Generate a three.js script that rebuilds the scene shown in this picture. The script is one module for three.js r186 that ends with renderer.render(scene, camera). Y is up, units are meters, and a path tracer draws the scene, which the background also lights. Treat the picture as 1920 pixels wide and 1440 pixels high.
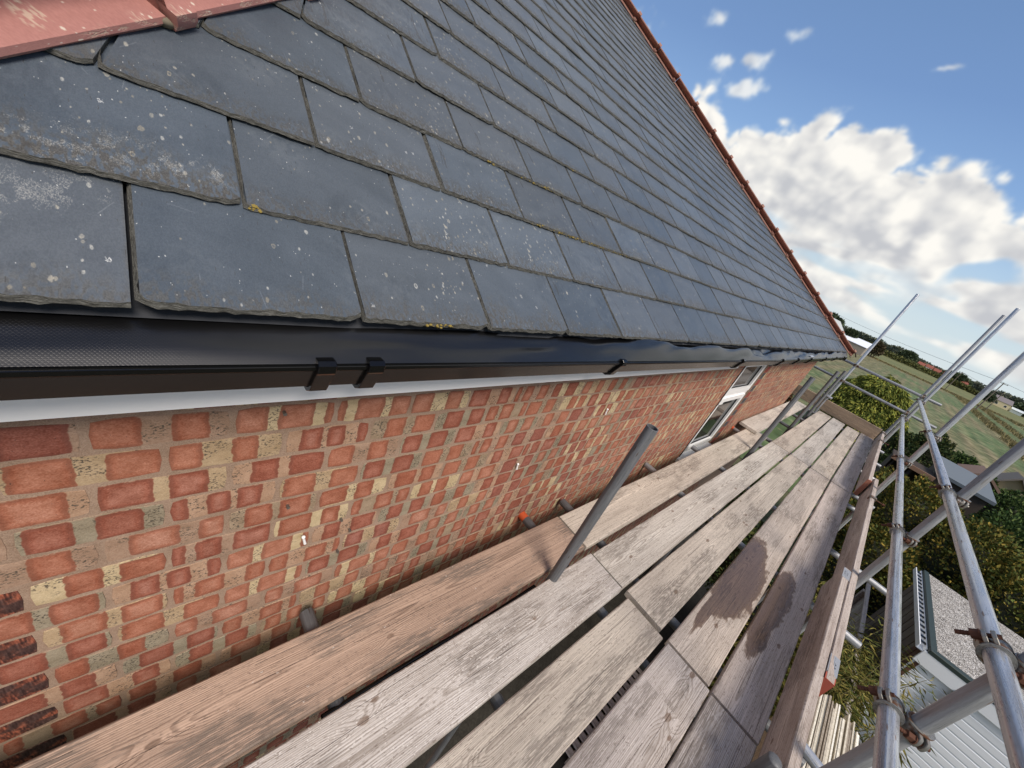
import * as THREE from 'three';
import { mergeGeometries as mergeRaw, toCreasedNormals } from 'three/addons/utils/BufferGeometryUtils.js';

// World: x away from the house wall, y up, z = -d where d runs along the wall away from the viewer. Metres.
const V = (x, y, d) => new THREE.Vector3(x, y, -d);
const GROUND = -5.4;
const lin = (v) => (v <= 0.04045 ? v / 12.92 : Math.pow((v + 0.055) / 1.055, 2.4));
const EXPOSURE = 2.65;

// ------------------------------------------------------------------ camera, sun, sky
const scene = new THREE.Scene();
const camera = new THREE.PerspectiveCamera(89.92, 4 / 3, 0.05, 6000);
camera.matrix.makeBasis(
  new THREE.Vector3(0.5995, 0.36022, -0.71473),
  new THREE.Vector3(-0.55832, 0.82806, -0.05097),
  new THREE.Vector3(0.57348, 0.4296, 0.69754));
camera.matrix.decompose(camera.position, camera.quaternion, camera.scale);
scene.add(camera);
const renderer = new THREE.WebGLRenderer({ antialias: true });
renderer.toneMapping = THREE.LinearToneMapping;
renderer.toneMappingExposure = EXPOSURE;
renderer.shadowMap.enabled = true;
const sun = new THREE.DirectionalLight(0xfff4e8, 1.5);
sun.position.copy(V(0.62, 0.76, -0.20).multiplyScalar(40));
sun.castShadow = true;
sun.shadow.radius = 48;
sun.shadow.mapSize.set(4096, 4096);
Object.assign(sun.shadow.camera, { left: -16, right: 16, top: 16, bottom: -16, near: 1, far: 120 });
scene.add(sun, sun.target);

function mergeGeometries(list) {
  return mergeRaw(list.map((g) => { const q = g.index ? g.toNonIndexed() : g; for (const k of Object.keys(q.attributes)) if (!['position', 'normal', 'uv'].includes(k)) q.deleteAttribute(k); if (!q.attributes.uv) q.setAttribute('uv', new THREE.Float32BufferAttribute(new Float32Array(q.attributes.position.count * 2), 2)); return q; }));
}
// ------------------------------------------------------------------ noise
function rng(seed) { let a = seed >>> 0; return () => { a = (a + 0x6D2B79F5) | 0; let t = Math.imul(a ^ (a >>> 15), 1 | a); t = (t + Math.imul(t ^ (t >>> 7), 61 | t)) ^ t; return ((t ^ (t >>> 14)) >>> 0) / 4294967296; }; }
const LAT = (() => { const r = rng(77), a = new Float32Array(65536); for (let i = 0; i < 65536; i++) a[i] = r(); return a; })();
function vn(x, y) {
  const xi = Math.floor(x), yi = Math.floor(y); let fx = x - xi, fy = y - yi;
  fx = fx * fx * (3 - 2 * fx); fy = fy * fy * (3 - 2 * fy);
  const x0 = xi & 255, x1 = (xi + 1) & 255, y0 = (yi & 255) << 8, y1 = ((yi + 1) & 255) << 8;
  const a = LAT[y0 + x0], b = LAT[y0 + x1], c = LAT[y1 + x0], d = LAT[y1 + x1];
  return a + (b - a) * fx + (c - a) * fy + (a - b - c + d) * fx * fy;
}
function fbm(x, y, o = 4) { let s = 0, a = 0.5, t = 0; for (let i = 0; i < o; i++) { s += a * vn(x, y); t += a; x = x * 2.03 + 17.3; y = y * 2.03 + 9.1; a *= 0.5; } return s / t; }
const ss = (a, b, x) => { x = Math.min(1, Math.max(0, (x - a) / (b - a))); return x * x * (3 - 2 * x); };
const mix = (a, b, t) => a + (b - a) * t;
const clamp = (v, a = 0, b = 1) => Math.min(b, Math.max(a, v));
function tex(w, h, data, srgb, rx = 1, ry = 1) {
  const t = new THREE.DataTexture(data, w, h, THREE.RGBAFormat);
  t.wrapS = t.wrapT = THREE.RepeatWrapping; t.magFilter = THREE.LinearFilter; t.minFilter = THREE.LinearMipmapLinearFilter; t.generateMipmaps = true;
  if (srgb) t.colorSpace = THREE.SRGBColorSpace;
  t.repeat.set(rx, ry); t.needsUpdate = true; return t;
}
class Paint {                                        // an sRGB picture with a height channel
  constructor(w, h) { this.w = w; this.h = h; this.c = new Float32Array(w * h * 3); this.z = new Float32Array(w * h).fill(128); this.r = new Float32Array(w * h).fill(200); }
  set(i, r, g, b) { const k = i * 3; this.c[k] = r; this.c[k + 1] = g; this.c[k + 2] = b; }
  blend(i, col, a) { const k = i * 3; for (let j = 0; j < 3; j++) this.c[k + j] += (col[j] - this.c[k + j]) * a; }
  out(ch) { const n = this.w * this.h, d = new Uint8Array(n * 4);
    for (let i = 0; i < n; i++) { for (let j = 0; j < 3; j++) d[i * 4 + j] = clamp(ch === 'c' ? this.c[i * 3 + j] : ch === 'z' ? this.z[i] : this.r[i], 0, 255); d[i * 4 + 3] = 255; } return d; }
  color(rx, ry) { return tex(this.w, this.h, this.out('c'), true, rx, ry); }
  bump(rx, ry) { return tex(this.w, this.h, this.out('z'), false, rx, ry); }
  rough(rx, ry) { return tex(this.w, this.h, this.out('r'), false, rx, ry); }
}

// ------------------------------------------------------------------ sky: air and clouds
{
  const W = 2048, H = 1024, data = new Float32Array(W * H * 4);
  const knots = [[-180, 14], [-140, 16], [-100, 12], [-70, 15], [-45, 14], [-34, 15.6], [-31.5, 17], [-27, 14.6], [-23, 16.4], [-20, 17.9], [-14.4, 17.2], [-10.5, 16.2], [-6.7, 17.4], [-4.2, 17.2], [-1.5, 15.6], [3, 14.6], [8, 13], [30, 16], [60, 12], [100, 17], [140, 13], [180, 14]];
  const top = (az) => { for (let i = 1; i < knots.length; i++) if (az <= knots[i][0]) { const [a, b] = knots[i - 1], [c, d] = knots[i]; return mix(b, d, ss(a, c, az)); } return 14; };
  const puffs = [[-32, 19.1, 1.0, 0.65], [-29.1, 19.9, 1.1, 0.6], [-34.6, 21.9, 1.3, 0.6], [-26.7, 22.5, 1.0, 0.4], [-28.6, 17.6, 1.5, 0.7], [-13, 22.5, 0.7, 0.12], [-44, 19, 2, 1], [20, 24, 2, 1], [-70, 26, 3, 2], [60, 30, 4, 2], [130, 28, 4, 2]];
  const billow = (x, y) => { let s = 0, a = 0.5, t = 0; for (let i = 0; i < 5; i++) { s += a * Math.abs(2 * vn(x, y) - 1) * 1.5; t += a; x = x * 2.07 + 5.1; y = y * 2.07 + 3.7; a *= 0.52; } return s / t; };
  const shape = (az, el) => 0.55 * fbm(az * 0.15 + 40, el * 0.19 + 9, 4) + 0.45 * billow(az * 0.30 + 11, el * 0.36 + 3) * 0.92;
  const soft = (az, el) => 0.5 * fbm(az * 0.15 + 40, el * 0.19 + 9, 3) + 0.5 * (1 - Math.abs(2 * fbm(az * 0.30 + 11, el * 0.36 + 3, 3) - 1));
  const dens = (az, el) => {
    const sh = shape(az + 1.2 * (vn(az * 0.5, el * 0.5) - 0.5), el);
    let d = ss(0.42, 0.62, sh + clamp((top(az) - el - 0.6) / 3.2, -1, 1) * 0.34);
    d *= ss(2.4, 0.7, el - top(az));
    // thin, streaky layers below the bank
    const low = ss(0.43, 0.58, fbm(az * 0.10 + 7, el * 0.55 + 20, 5)) * 0.85;
    d = mix(low * ss(0.8, 2.6, el), d, ss(4.0, 8.5, el + 5 * (fbm(az * 0.2, el * 0.3 + 4, 3) - 0.5)));
    d *= 1 - 0.9 * Math.exp(-Math.pow((az + 19.6) / 2.6, 2) - Math.pow((el - 7.2) / 0.8, 2));
    d *= 1 - 0.98 * ss(0.25, 0.7, Math.exp(-Math.pow((az - 0.3) / 2.6, 2) - Math.pow((el - 9.0 - 0.35 * az) / 1.3, 2)) + 0.7 * (fbm(az * 0.6, el * 0.6, 3) - 0.5));
    if (el < 30) for (const [pa, pe, rx, ry] of puffs) {
      const u = az - pa, v = el - pe, q = Math.pow(u / rx, 2) + Math.pow((v - 0.25 * u) / ry, 2);
      if (q < 7) d = Math.max(d, 0.72 * ss(0.50, 0.86, 0.52 * Math.exp(-q * 0.5) + 0.62 * fbm(az * 0.9 + 3, el * 1.1 + 8, 5)));
    }
    if (el > 30) d = Math.max(d, 0.92 * ss(0.44, 0.60, fbm(Math.cos(az * 0.01745) * (90 - el) * 0.06 + 30, Math.sin(az * 0.01745) * (90 - el) * 0.06 + 50, 5)) * ss(30, 42, el));
    return d;
  };
  const BLUE = [[0, [216, 227, 230]], [4, [206, 223, 231]], [9, [178, 206, 232]], [15, [138, 174, 220]], [21, [120, 154, 203]], [27, [112, 145, 192]], [45, [92, 128, 188]], [90, [74, 108, 172]]];
  const blue = (el) => { for (let i = 1; i < BLUE.length; i++) if (el <= BLUE[i][0]) { const t = (el - BLUE[i - 1][0]) / (BLUE[i][0] - BLUE[i - 1][0]); return BLUE[i - 1][1].map((v, k) => mix(v, BLUE[i][1][k], t)); } return BLUE.at(-1)[1]; };
  for (let y = 0; y < H; y++) {
    const el = ((y + 0.5) / H - 0.5) * 180;
    const bl = el > 0 ? blue(el) : [112, 116, 100];
    for (let x = 0; x < W; x++) {
      const th = ((x + 0.5) / W - 0.5) * 2 * Math.PI;            // atan2(z, x)
      const dx = Math.cos(th), dd = -Math.sin(th);
      const az = Math.atan2(dx, dd) * 180 / Math.PI;
      let r = bl[0], g = bl[1], b = bl[2];
      if (el > 0) {
        const d = dens(az, el);
        if (d > 0.004) {
          const lit = clamp(0.66 + 2.0 * (soft(az, el) - soft(az + 1.3, el + 1.2)) + 0.3 * (d - dens(az + 0.8, el + 0.8)) + 0.5 * (billow(az * 0.42 + 11, el * 0.5 + 3) - 0.5) + 0.5 * (fbm(az * 0.2 + 60, el * 0.4 + 2, 3) - 0.5) - 0.34 * ss(0.75, 1, d) * ss(14, 6, el) * ss(2, 6, el));
          const col = [mix(198, 255, lit), mix(200, 252, lit), mix(205, 245, lit)];
          const a = clamp(d * 1.15);
          r = mix(r, col[0], a); g = mix(g, col[1], a); b = mix(b, col[2], a);
        }
      }
      const k = (y * W + x) * 4;
      data[k] = lin(r / 255) / EXPOSURE; data[k + 1] = lin(g / 255) / EXPOSURE; data[k + 2] = lin(b / 255) / EXPOSURE; data[k + 3] = 1;
    }
  }
  const sky = new THREE.DataTexture(data, W, H, THREE.RGBAFormat, THREE.FloatType);
  sky.mapping = THREE.EquirectangularReflectionMapping; sky.magFilter = sky.minFilter = THREE.LinearFilter; sky.wrapS = THREE.RepeatWrapping; sky.needsUpdate = true;
  scene.background = sky; scene.environment = sky;
}

// ------------------------------------------------------------------ naming helpers
const used = {};
const numbered = (n) => { const k = used[n] = (used[n] ?? -1) + 1; return k ? `${n}_${String(k).padStart(3, '0')}` : n; };
function tag(o, label, category, group) { o.userData.label = label; if (category) o.userData.category = category; if (group) o.userData.group = group; return o; }
function mesh(parent, name, geo, mat, pos) { const m = new THREE.Mesh(geo, mat); m.name = name; m.castShadow = m.receiveShadow = true; if (pos) m.position.copy(pos); parent.add(m); return m; }
function thing(name, label, category, pos = new THREE.Vector3(), group) { const g = new THREE.Group(); g.name = numbered(name); g.position.copy(pos); scene.add(g); return tag(g, label, category, group); }
function single(name, geo, mat, label, category, group, pos) { const m = mesh(scene, numbered(name), geo, mat, pos); return tag(m, label, category, group); }
function structure(name, geo, mat, label) { const m = mesh(scene, numbered(name), geo, mat); m.userData.kind = 'structure'; if (label) m.userData.label = label; return m; }
const box = (x0, x1, y0, y1, d0, d1, b = 0) => {       // axis-aligned box, optionally with bevelled edges
  if (!b) { const g = new THREE.BoxGeometry(x1 - x0, y1 - y0, d1 - d0); g.translate((x0 + x1) / 2, (y0 + y1) / 2, -(d0 + d1) / 2); return metreUV(g); }
  const s = new THREE.Shape(); const w = x1 - x0 - 2 * b, h = y1 - y0 - 2 * b; s.moveTo(0, 0); s.lineTo(w, 0); s.lineTo(w, h); s.lineTo(0, h); s.closePath();
  const g = new THREE.ExtrudeGeometry(s, { depth: d1 - d0 - 2 * b, bevelEnabled: true, bevelThickness: b, bevelSize: b, bevelSegments: 1 });
  g.translate(x0 + b, y0 + b, -d1 + b); return metreUV(g);
};
function metreUV(g) {                                  // box mapping in metres
  const p = g.attributes.position, n = g.attributes.normal, uv = new Float32Array(p.count * 2);
  for (let i = 0; i < p.count; i++) {
    const ax = Math.abs(n.getX(i)), ay = Math.abs(n.getY(i)), az = Math.abs(n.getZ(i));
    if (ay >= ax && ay >= az) { uv[i * 2] = p.getZ(i); uv[i * 2 + 1] = p.getX(i); } else if (ax >= az) { uv[i * 2] = p.getZ(i); uv[i * 2 + 1] = p.getY(i); } else { uv[i * 2] = p.getX(i); uv[i * 2 + 1] = p.getY(i); }
  }
  g.setAttribute('uv', new THREE.BufferAttribute(uv, 2)); return g;
}
function build(pos, idx, uv) {                         // raw geometry with creased normals
  let g = new THREE.BufferGeometry(); g.setAttribute('position', new THREE.Float32BufferAttribute(pos, 3));
  if (uv) g.setAttribute('uv', new THREE.Float32BufferAttribute(uv, 2)); g.setIndex(idx); g.computeVertexNormals(); return g;
}
const std = (o) => new THREE.MeshStandardMaterial(o);
const RGB = (r, g, b) => new THREE.Color().setRGB(lin(r / 255), lin(g / 255), lin(b / 255));

// ------------------------------------------------------------------ materials: slate
const slateCols = 5, slateRows = 6;
const slateTex = (() => {
  const W = 2048, H = 2048, P = new Paint(W, H), R = rng(5);
  const cw = Math.floor(W / slateCols), ch = Math.floor(H / slateRows);
  for (let c = 0; c < slateCols * slateRows; c++) {
    const ox = (c % slateCols) * cw, oy = Math.floor(c / slateCols) * ch, edge = c === slateCols * slateRows - 1;
    const tone = (R() - 0.5) * 14, warm = (R() - 0.5) * 5, sx = R() * 200, sy = R() * 200, grime = 0.2 + 0.8 * R(), ang = (R() - 0.5) * 0.9;
    for (let y = 0; y < ch; y++) for (let x = 0; x < cw; x++) {
      const i = (oy + y) * W + ox + x, u = x / cw * 0.32, v = y / ch * 0.26;       // metres
      if (edge) {
        const n = fbm(u * 130 + sx, v * 420 + sy, 4), m = fbm(u * 700, v * 700, 2);
        const t = 64 + 150 * (n - 0.45) + 80 * (m - 0.5); P.set(i, t + 1, t, t - 6); P.z[i] = 128 + 120 * (n - 0.5); P.r[i] = 235; continue;
      }
      const cl = fbm((u + v * ang) * 6 + sx, (v - u * ang) * 55 + sy, 3), n = fbm(u * 26 + sx, v * 26 + sy, 4), f = vn(x * 0.9 + sx, y * 0.9);
      let t = 82 + tone + 11 * (cl - 0.5) + 9 * (n - 0.5) + 15 * (f - 0.5);
      t -= 6 * ss(0.56, 0.72, fbm(u * 9 + sy + 31, v * 16 + sx, 4)) * ss(0.35, 0.6, fbm(u * 140, v * 90 + sx, 2)); let r = t - 6 + warm * 0.6, g = t + 1, b = t + 8 - warm * 0.6;
      // dirt and moss held along the tail, ragged and grainy
      const edgeN = fbm(u * 22 + sx + 9, 3.3 + sy, 4), band = 0.016 + 0.05 * grime * edgeN;
      const gm = ss(band * 1.5, band * 0.2, v + 0.02 * (fbm(u * 60 + sx, v * 30, 3) - 0.5)) * ss(0.36, 0.58, fbm(u * 300 + sx, v * 240 + sy, 3)) * (0.35 + 0.5 * grime);
      const side = ss(0.010, 0.001, Math.min(u, 0.32 - u) - 0.006 * (fbm(v * 70 + sx, 7.7, 2) - 0.4)) * 0.45 * ss(0.3, 0.55, fbm(u * 200, v * 120 + sy, 2));
      const pale = ss(0.55, 0.75, fbm(u * 7 + sy, v * 17 + sx, 4)) * 0.10 * ss(0.4, 0.6, fbm(u * 120, v * 160, 2));
      const k = Math.max(gm, side);
      r = mix(mix(r, 146, pale), 72 + 40 * (f - 0.5), k); g = mix(mix(g, 146, pale), 69 + 40 * (f - 0.5), k); b = mix(mix(b, 142, pale), 64 + 36 * (f - 0.5), k);
      P.set(i, r, g, b); P.z[i] = 120 + 40 * (cl - 0.5) + 30 * (n - 0.5) + 50 * k * (f - 0.2); P.r[i] = 112 + 40 * (n - 0.5) + 110 * k;
    }
    if (edge) continue;
    const put = (px, py, col, a, dz = 0) => { px |= 0; py |= 0; if (px < 0 || py < 0 || px >= cw || py >= ch) return; const i = (oy + py) * W + ox + px; P.blend(i, col, a); P.z[i] += dz * a; P.r[i] = mix(P.r[i], 235, a); };
    // rosettes of grey-cream lichen
    const count = Math.floor(46 + 200 * R() * R());
    const hx = R(), hy = R();
    for (let q = 0; q < count; q++) {
      const g = R() < 0.5; const px = cw * (g ? hx + (R() - 0.5) * 0.5 : R()), py = ch * (g ? hy + (R() - 0.5) * 0.5 : R()), rad = 1.2 + 4.6 * R() * R(), ring = rad > 4 && R() < 0.6;
      const col = [[168, 160, 142], [188, 178, 158], [150, 140, 120], [196, 192, 180]][Math.floor(R() * 4)];
      for (let yy = -rad - 2; yy <= rad + 2; yy++) for (let xx = -rad - 2; xx <= rad + 2; xx++) {
        const d = Math.hypot(xx, yy) / rad + 0.7 * (fbm((px + xx) * 0.22, (py + yy) * 0.22, 2) - 0.5);
        let a = ss(1.02, 0.8, d) * (ring ? 0.22 + 0.6 * ss(0.4, 0.75, d) : 0.62) * (0.5 + 0.7 * vn((px + xx) * 0.8, (py + yy) * 0.8));
        if (a > 0.02) put(px + xx, py + yy, col, Math.min(a, 0.85), 22);
      }
    }
    for (let q = 0; q < 120 + 160 * R(); q++) { const px = R() * cw, py = R() * ch; if (R() < 0.55) { put(px, py, [222, 220, 212], 0.9, 15); if (R() < 0.4) put(px + 1, py, [222, 220, 212], 0.8, 15); if (R() < 0.3) put(px, py + 1, [222, 220, 212], 0.8, 15); } else { const ln = 1 + 5 * R(); for (let k = 0; k < ln; k++) put(px + R(), py + k, [52, 50, 48], 0.6); } }
    for (let q = 0; q < 3 * R(); q++) { const px = R() * cw, py = R() * ch; for (let k = 0; k < 26; k++) put(px + (R() - 0.5) * 8, py + (R() - 0.5) * 6, [222, 220, 214], 0.7, 20); }
    // runs of dark algae down the slope, with a grain
    if (R() < 0.5) for (let q = 0; q < 4; q++) { const px = R() * cw, y0 = R() * ch * 0.7, ln = ch * (0.1 + 0.3 * R()), wd = 3 + 7 * R(); for (let yy = y0; yy < y0 + ln; yy++) for (let xx = -wd; xx < wd; xx++) if (fbm((px + xx) * 0.16, yy * 0.05, 3) > 0.56) put(px + xx + 4 * Math.sin(yy * 0.06), yy, [58, 56, 54], 0.4); }
    // short scratches
    for (let q = 0; q < 6; q++) { let px = R() * cw, py = R() * ch; const a = R() * 6.3, ln = 10 + 40 * R(); for (let k = 0; k < ln; k++) put(px + Math.cos(a) * k, py + Math.sin(a) * k * 0.6, [156, 160, 164], 0.25); }
    if (c === 1 || c === 9) for (let q = 0; q < 9000; q++) { const t = R(), xx = cw * (0.05 + 0.9 * t), yy = (c === 1 ? 150 - 90 * t : 34 + 16 * t) + (R() + R() + R() - 1.5) * (14 + 60 * t * (1 - t)); if (fbm(xx * 0.05 + c, yy * 0.09, 4) > 0.50 + 0.06 * R()) put(xx, yy, [186, 182, 172], 0.30); }   // chalky scuff
    if (c % 7 === 3) { const px = R() * cw * 0.6; for (let k = 0; k < 900; k++) { const xx = px + R() * cw * 0.4; if (fbm(xx * 0.07, c, 3) > 0.5) put(xx, R() * R() * 22, [[158, 134, 48], [176, 150, 60], [132, 116, 50]][k % 3], 0.85, 50); } }
  }
  return P;
})();
const slateMat = std({ map: slateTex.color(), bumpMap: slateTex.bump(), bumpScale: 0.0016, roughnessMap: slateTex.rough(), roughness: 1, metalness: 0 });
slateMat.map.wrapS = slateMat.map.wrapT = THREE.ClampToEdgeWrapping;
const clayMat = (() => {
  const P = new Paint(512, 512), R = rng(31);
  for (let y = 0; y < 512; y++) for (let x = 0; x < 512; x++) {
    const i = y * 512 + x, n = fbm(x * 0.012, y * 0.012, 5), f = vn(x * 0.7, y * 0.7); let r = 162 + 26 * (n - 0.5) + 14 * (f - 0.5), g = 112 + 24 * (n - 0.5) + 12 * (f - 0.5), b = 103 + 22 * (n - 0.5) + 12 * (f - 0.5);
    const l = ss(0.60, 0.72, fbm(x * 0.03 + 7, y * 0.03, 4)) * ss(0.42, 0.6, vn(x * 0.45, y * 0.45)); r = mix(r, 190, l * 0.7); g = mix(g, 172, l * 0.7); b = mix(b, 150, l * 0.7);
    P.set(i, r, g, b); P.z[i] = 128 + 60 * (n - 0.5) + 40 * l; P.r[i] = 160 + 60 * (n - 0.5) + 60 * l;
  }
  for (let q = 0; q < 420; q++) { const px = R() * 512, py = R() * 512, rad = 0.6 + 3.2 * R() * R() * R(); for (let a = -4; a <= 4; a++) for (let b = -4; b <= 4; b++) if (Math.hypot(a, b * 0.7) < rad) { const i = ((py + a + 512) % 512 | 0) * 512 + ((px + b + 512) % 512 | 0); P.blend(i, [206, 198, 180], 0.85); } }
  return std({ map: P.color(1.6, 1.6), bumpMap: P.bump(1.6, 1.6), bumpScale: 0.002, roughnessMap: P.rough(1.6, 1.6), roughness: 1 });
})();
// ------------------------------------------------------------------ materials: brick and mortar
const BC = 8, BR = 6;
const brickTex = (() => {
  const W = 2048, H = 672, P = new Paint(W, H), cw = 256, ch = 112, R = rng(91);
  for (let c = 0; c < BC * BR; c++) {
    const ox = (c % BC) * cw, oy = Math.floor(c / BC) * ch, sx = R() * 200, sy = R() * 200;
    const kind = c >= 46 ? 'header' : c >= 44 ? 'wire' : R() < 0.02 ? 'plain' : 'kiss';
    const buff = [[170, 146, 114], [142, 130, 108], [166, 134, 108], [186, 166, 130], [154, 126, 104], [148, 128, 104]][Math.floor(R() * 6)];
    const red = [[150, 86, 62], [142, 78, 58], [156, 93, 68], [136, 76, 60], [158, 98, 74]][Math.floor(R() * 5)];
    // kiss marks: one to three round-cornered panels
    const pan = []; let x0 = R() < 0.5 ? 0.02 : 0.12 + 0.1 * R();
    while (x0 < 0.9) { const w = 0.20 + 0.20 * R(); pan.push([x0, Math.min(0.99, x0 + w), 0.01 + 0.12 * R() * R() * R(), 0.99 - 0.12 * R() * R() * R()]); x0 += w + 0.07 + 0.18 * R(); }
    const core = R();
    for (let y = 0; y < ch; y++) for (let x = 0; x < cw; x++) {
      const i = (oy + y) * W + ox + x, u = x / cw, v = y / ch, n = fbm(x * 0.03 + sx, y * 0.03 + sy, 4), f = vn(x * 0.55 + sx, y * 0.55), g2 = fbm(x * 0.25 + sx, y * 0.25, 3);
      let col = buff.map((q) => q + 34 * (n - 0.5) + 26 * (f - 0.5)), z = 128 + 40 * (g2 - 0.5), spk = ss(0.60, 0.70, g2) * ss(0.35, 0.6, fbm(x * 0.02 + sy, y * 0.02 + sx, 2));
      col = col.map((q, k) => mix(q, [70, 62, 52][k], spk * 0.85));
      if (kind === 'kiss') {
        for (const [a, b, l, h] of pan) {
          const wob = 0.035 * (fbm(u * 9 + sx, v * 5 + a * 30, 3) - 0.5);
          const dx = Math.max(a - u, u - b) + wob, dy = (Math.max(l - v, v - h) + wob) * 0.42;
          const d = Math.max(dx, dy) + 0.35 * Math.max(0, Math.min(dx, dy) + 0.03);
          const m = ss(0.008, -0.004, d); if (m <= 0) continue;
          const rim = ss(-0.055, -0.012, d), mid = ss(-0.03, -0.10, d) * core;
          const rc = red.map((q, k) => mix(q + 44 * (n - 0.5) + 34 * (f - 0.5) + 34 * (g2 - 0.5), q * 0.74, rim * 0.5) + mid * [14, 24, 26][k]);
          col = col.map((q, k) => mix(q, rc[k], m * 0.95)); z += m * 6;
        }
      } else if (kind === 'plain') { const d = ss(0.5, 0.7, fbm(u * 5 + sx, v * 3 + sy, 3)); col = red.map((q, k) => mix(q + 40 * (n - 0.5) + 26 * (f - 0.5), [128, 84, 64][k], d * 0.6)); }
      else if (kind === 'wire') { const s = fbm(x * 0.3 + sx, y * 0.05 + x * 0.1, 3); const o = ss(0.4, 0.7, n); col = [mix(62, 170, o * s), mix(38, 84, o * s), mix(32, 52, o * s)].map((q) => q + 70 * (s - 0.5)); z = 128 + 180 * (s - 0.5); }
      else { const dk = c === 47; col = (dk ? [70, 66, 68] : [134, 58, 46]).map((q) => q + 34 * (n - 0.5) + 22 * (f - 0.5)); }
      const smear = Math.max(ss(0.05, 0.0, Math.min(v, 1 - v) - 0.15 * (fbm(u * 14 + sx, sy, 3) - 0.5)), ss(0.02, 0.0, Math.min(u, 1 - u) - 0.05 * (fbm(v * 8 + sy, sx, 3) - 0.45))) * ss(0.36, 0.52, g2) * 0.7;
      col = col.map((q, k) => mix(q, [158, 132, 110][k], smear));
      if (f > 0.93 && g2 > 0.55) { col = col.map((q) => q * 0.45); z -= 60; }
      P.set(i, ...col); P.z[i] = z + 30 * (f - 0.5); P.r[i] = 215;
    }
  }
  return P;
})();
const brickMat = std({ map: brickTex.color(), bumpMap: brickTex.bump(), bumpScale: 0.0022, roughness: 0.9 });
const mortarMat = (() => {
  const P = new Paint(512, 512);
  for (let y = 0; y < 512; y++) for (let x = 0; x < 512; x++) { const i = y * 512 + x, n = fbm(x * 0.02, y * 0.02, 5), f = vn(x * 0.8, y * 0.8), t = 30 * (n - 0.5) + 34 * (f - 0.5); P.set(i, 150 + t, 126 + t, 106 + t); P.z[i] = 128 + 90 * (f - 0.5) + 60 * (n - 0.5); }
  return std({ map: P.color(2.2, 2.2), bumpMap: P.bump(2.2, 2.2), bumpScale: 0.0025, roughness: 0.95 });
})();
const upvc = new THREE.MeshPhysicalMaterial({ color: RGB(238, 238, 236), roughness: 0.3, clearcoat: 0.15 });
const blackPvc = new THREE.MeshPhysicalMaterial({ color: RGB(13, 13, 14), roughness: 0.2, clearcoat: 0.1, specularIntensity: 0.6, clearcoatRoughness: 0.15 });

// ------------------------------------------------------------------ the house
const HP = V(-0.82, GROUND, 0);
const house = thing('brick_house', 'red and buff brick house with grey slate roof, black gutter and upstairs window', 'house', HP);
const hg = (g) => { g.translate(-HP.x, -HP.y, -HP.z); return g; };
const hp = (parent, name, g, m) => mesh(parent, name, hg(g), m);
const hgroup = (parent, name) => { const g = new THREE.Group(); g.name = name; parent.add(g); return g; };
const WX = -0.82, WEND = 8.06, WTOP = -0.36;
const WIN = { d0: 3.96, d1: 4.87, y0: -1.73 };
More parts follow.
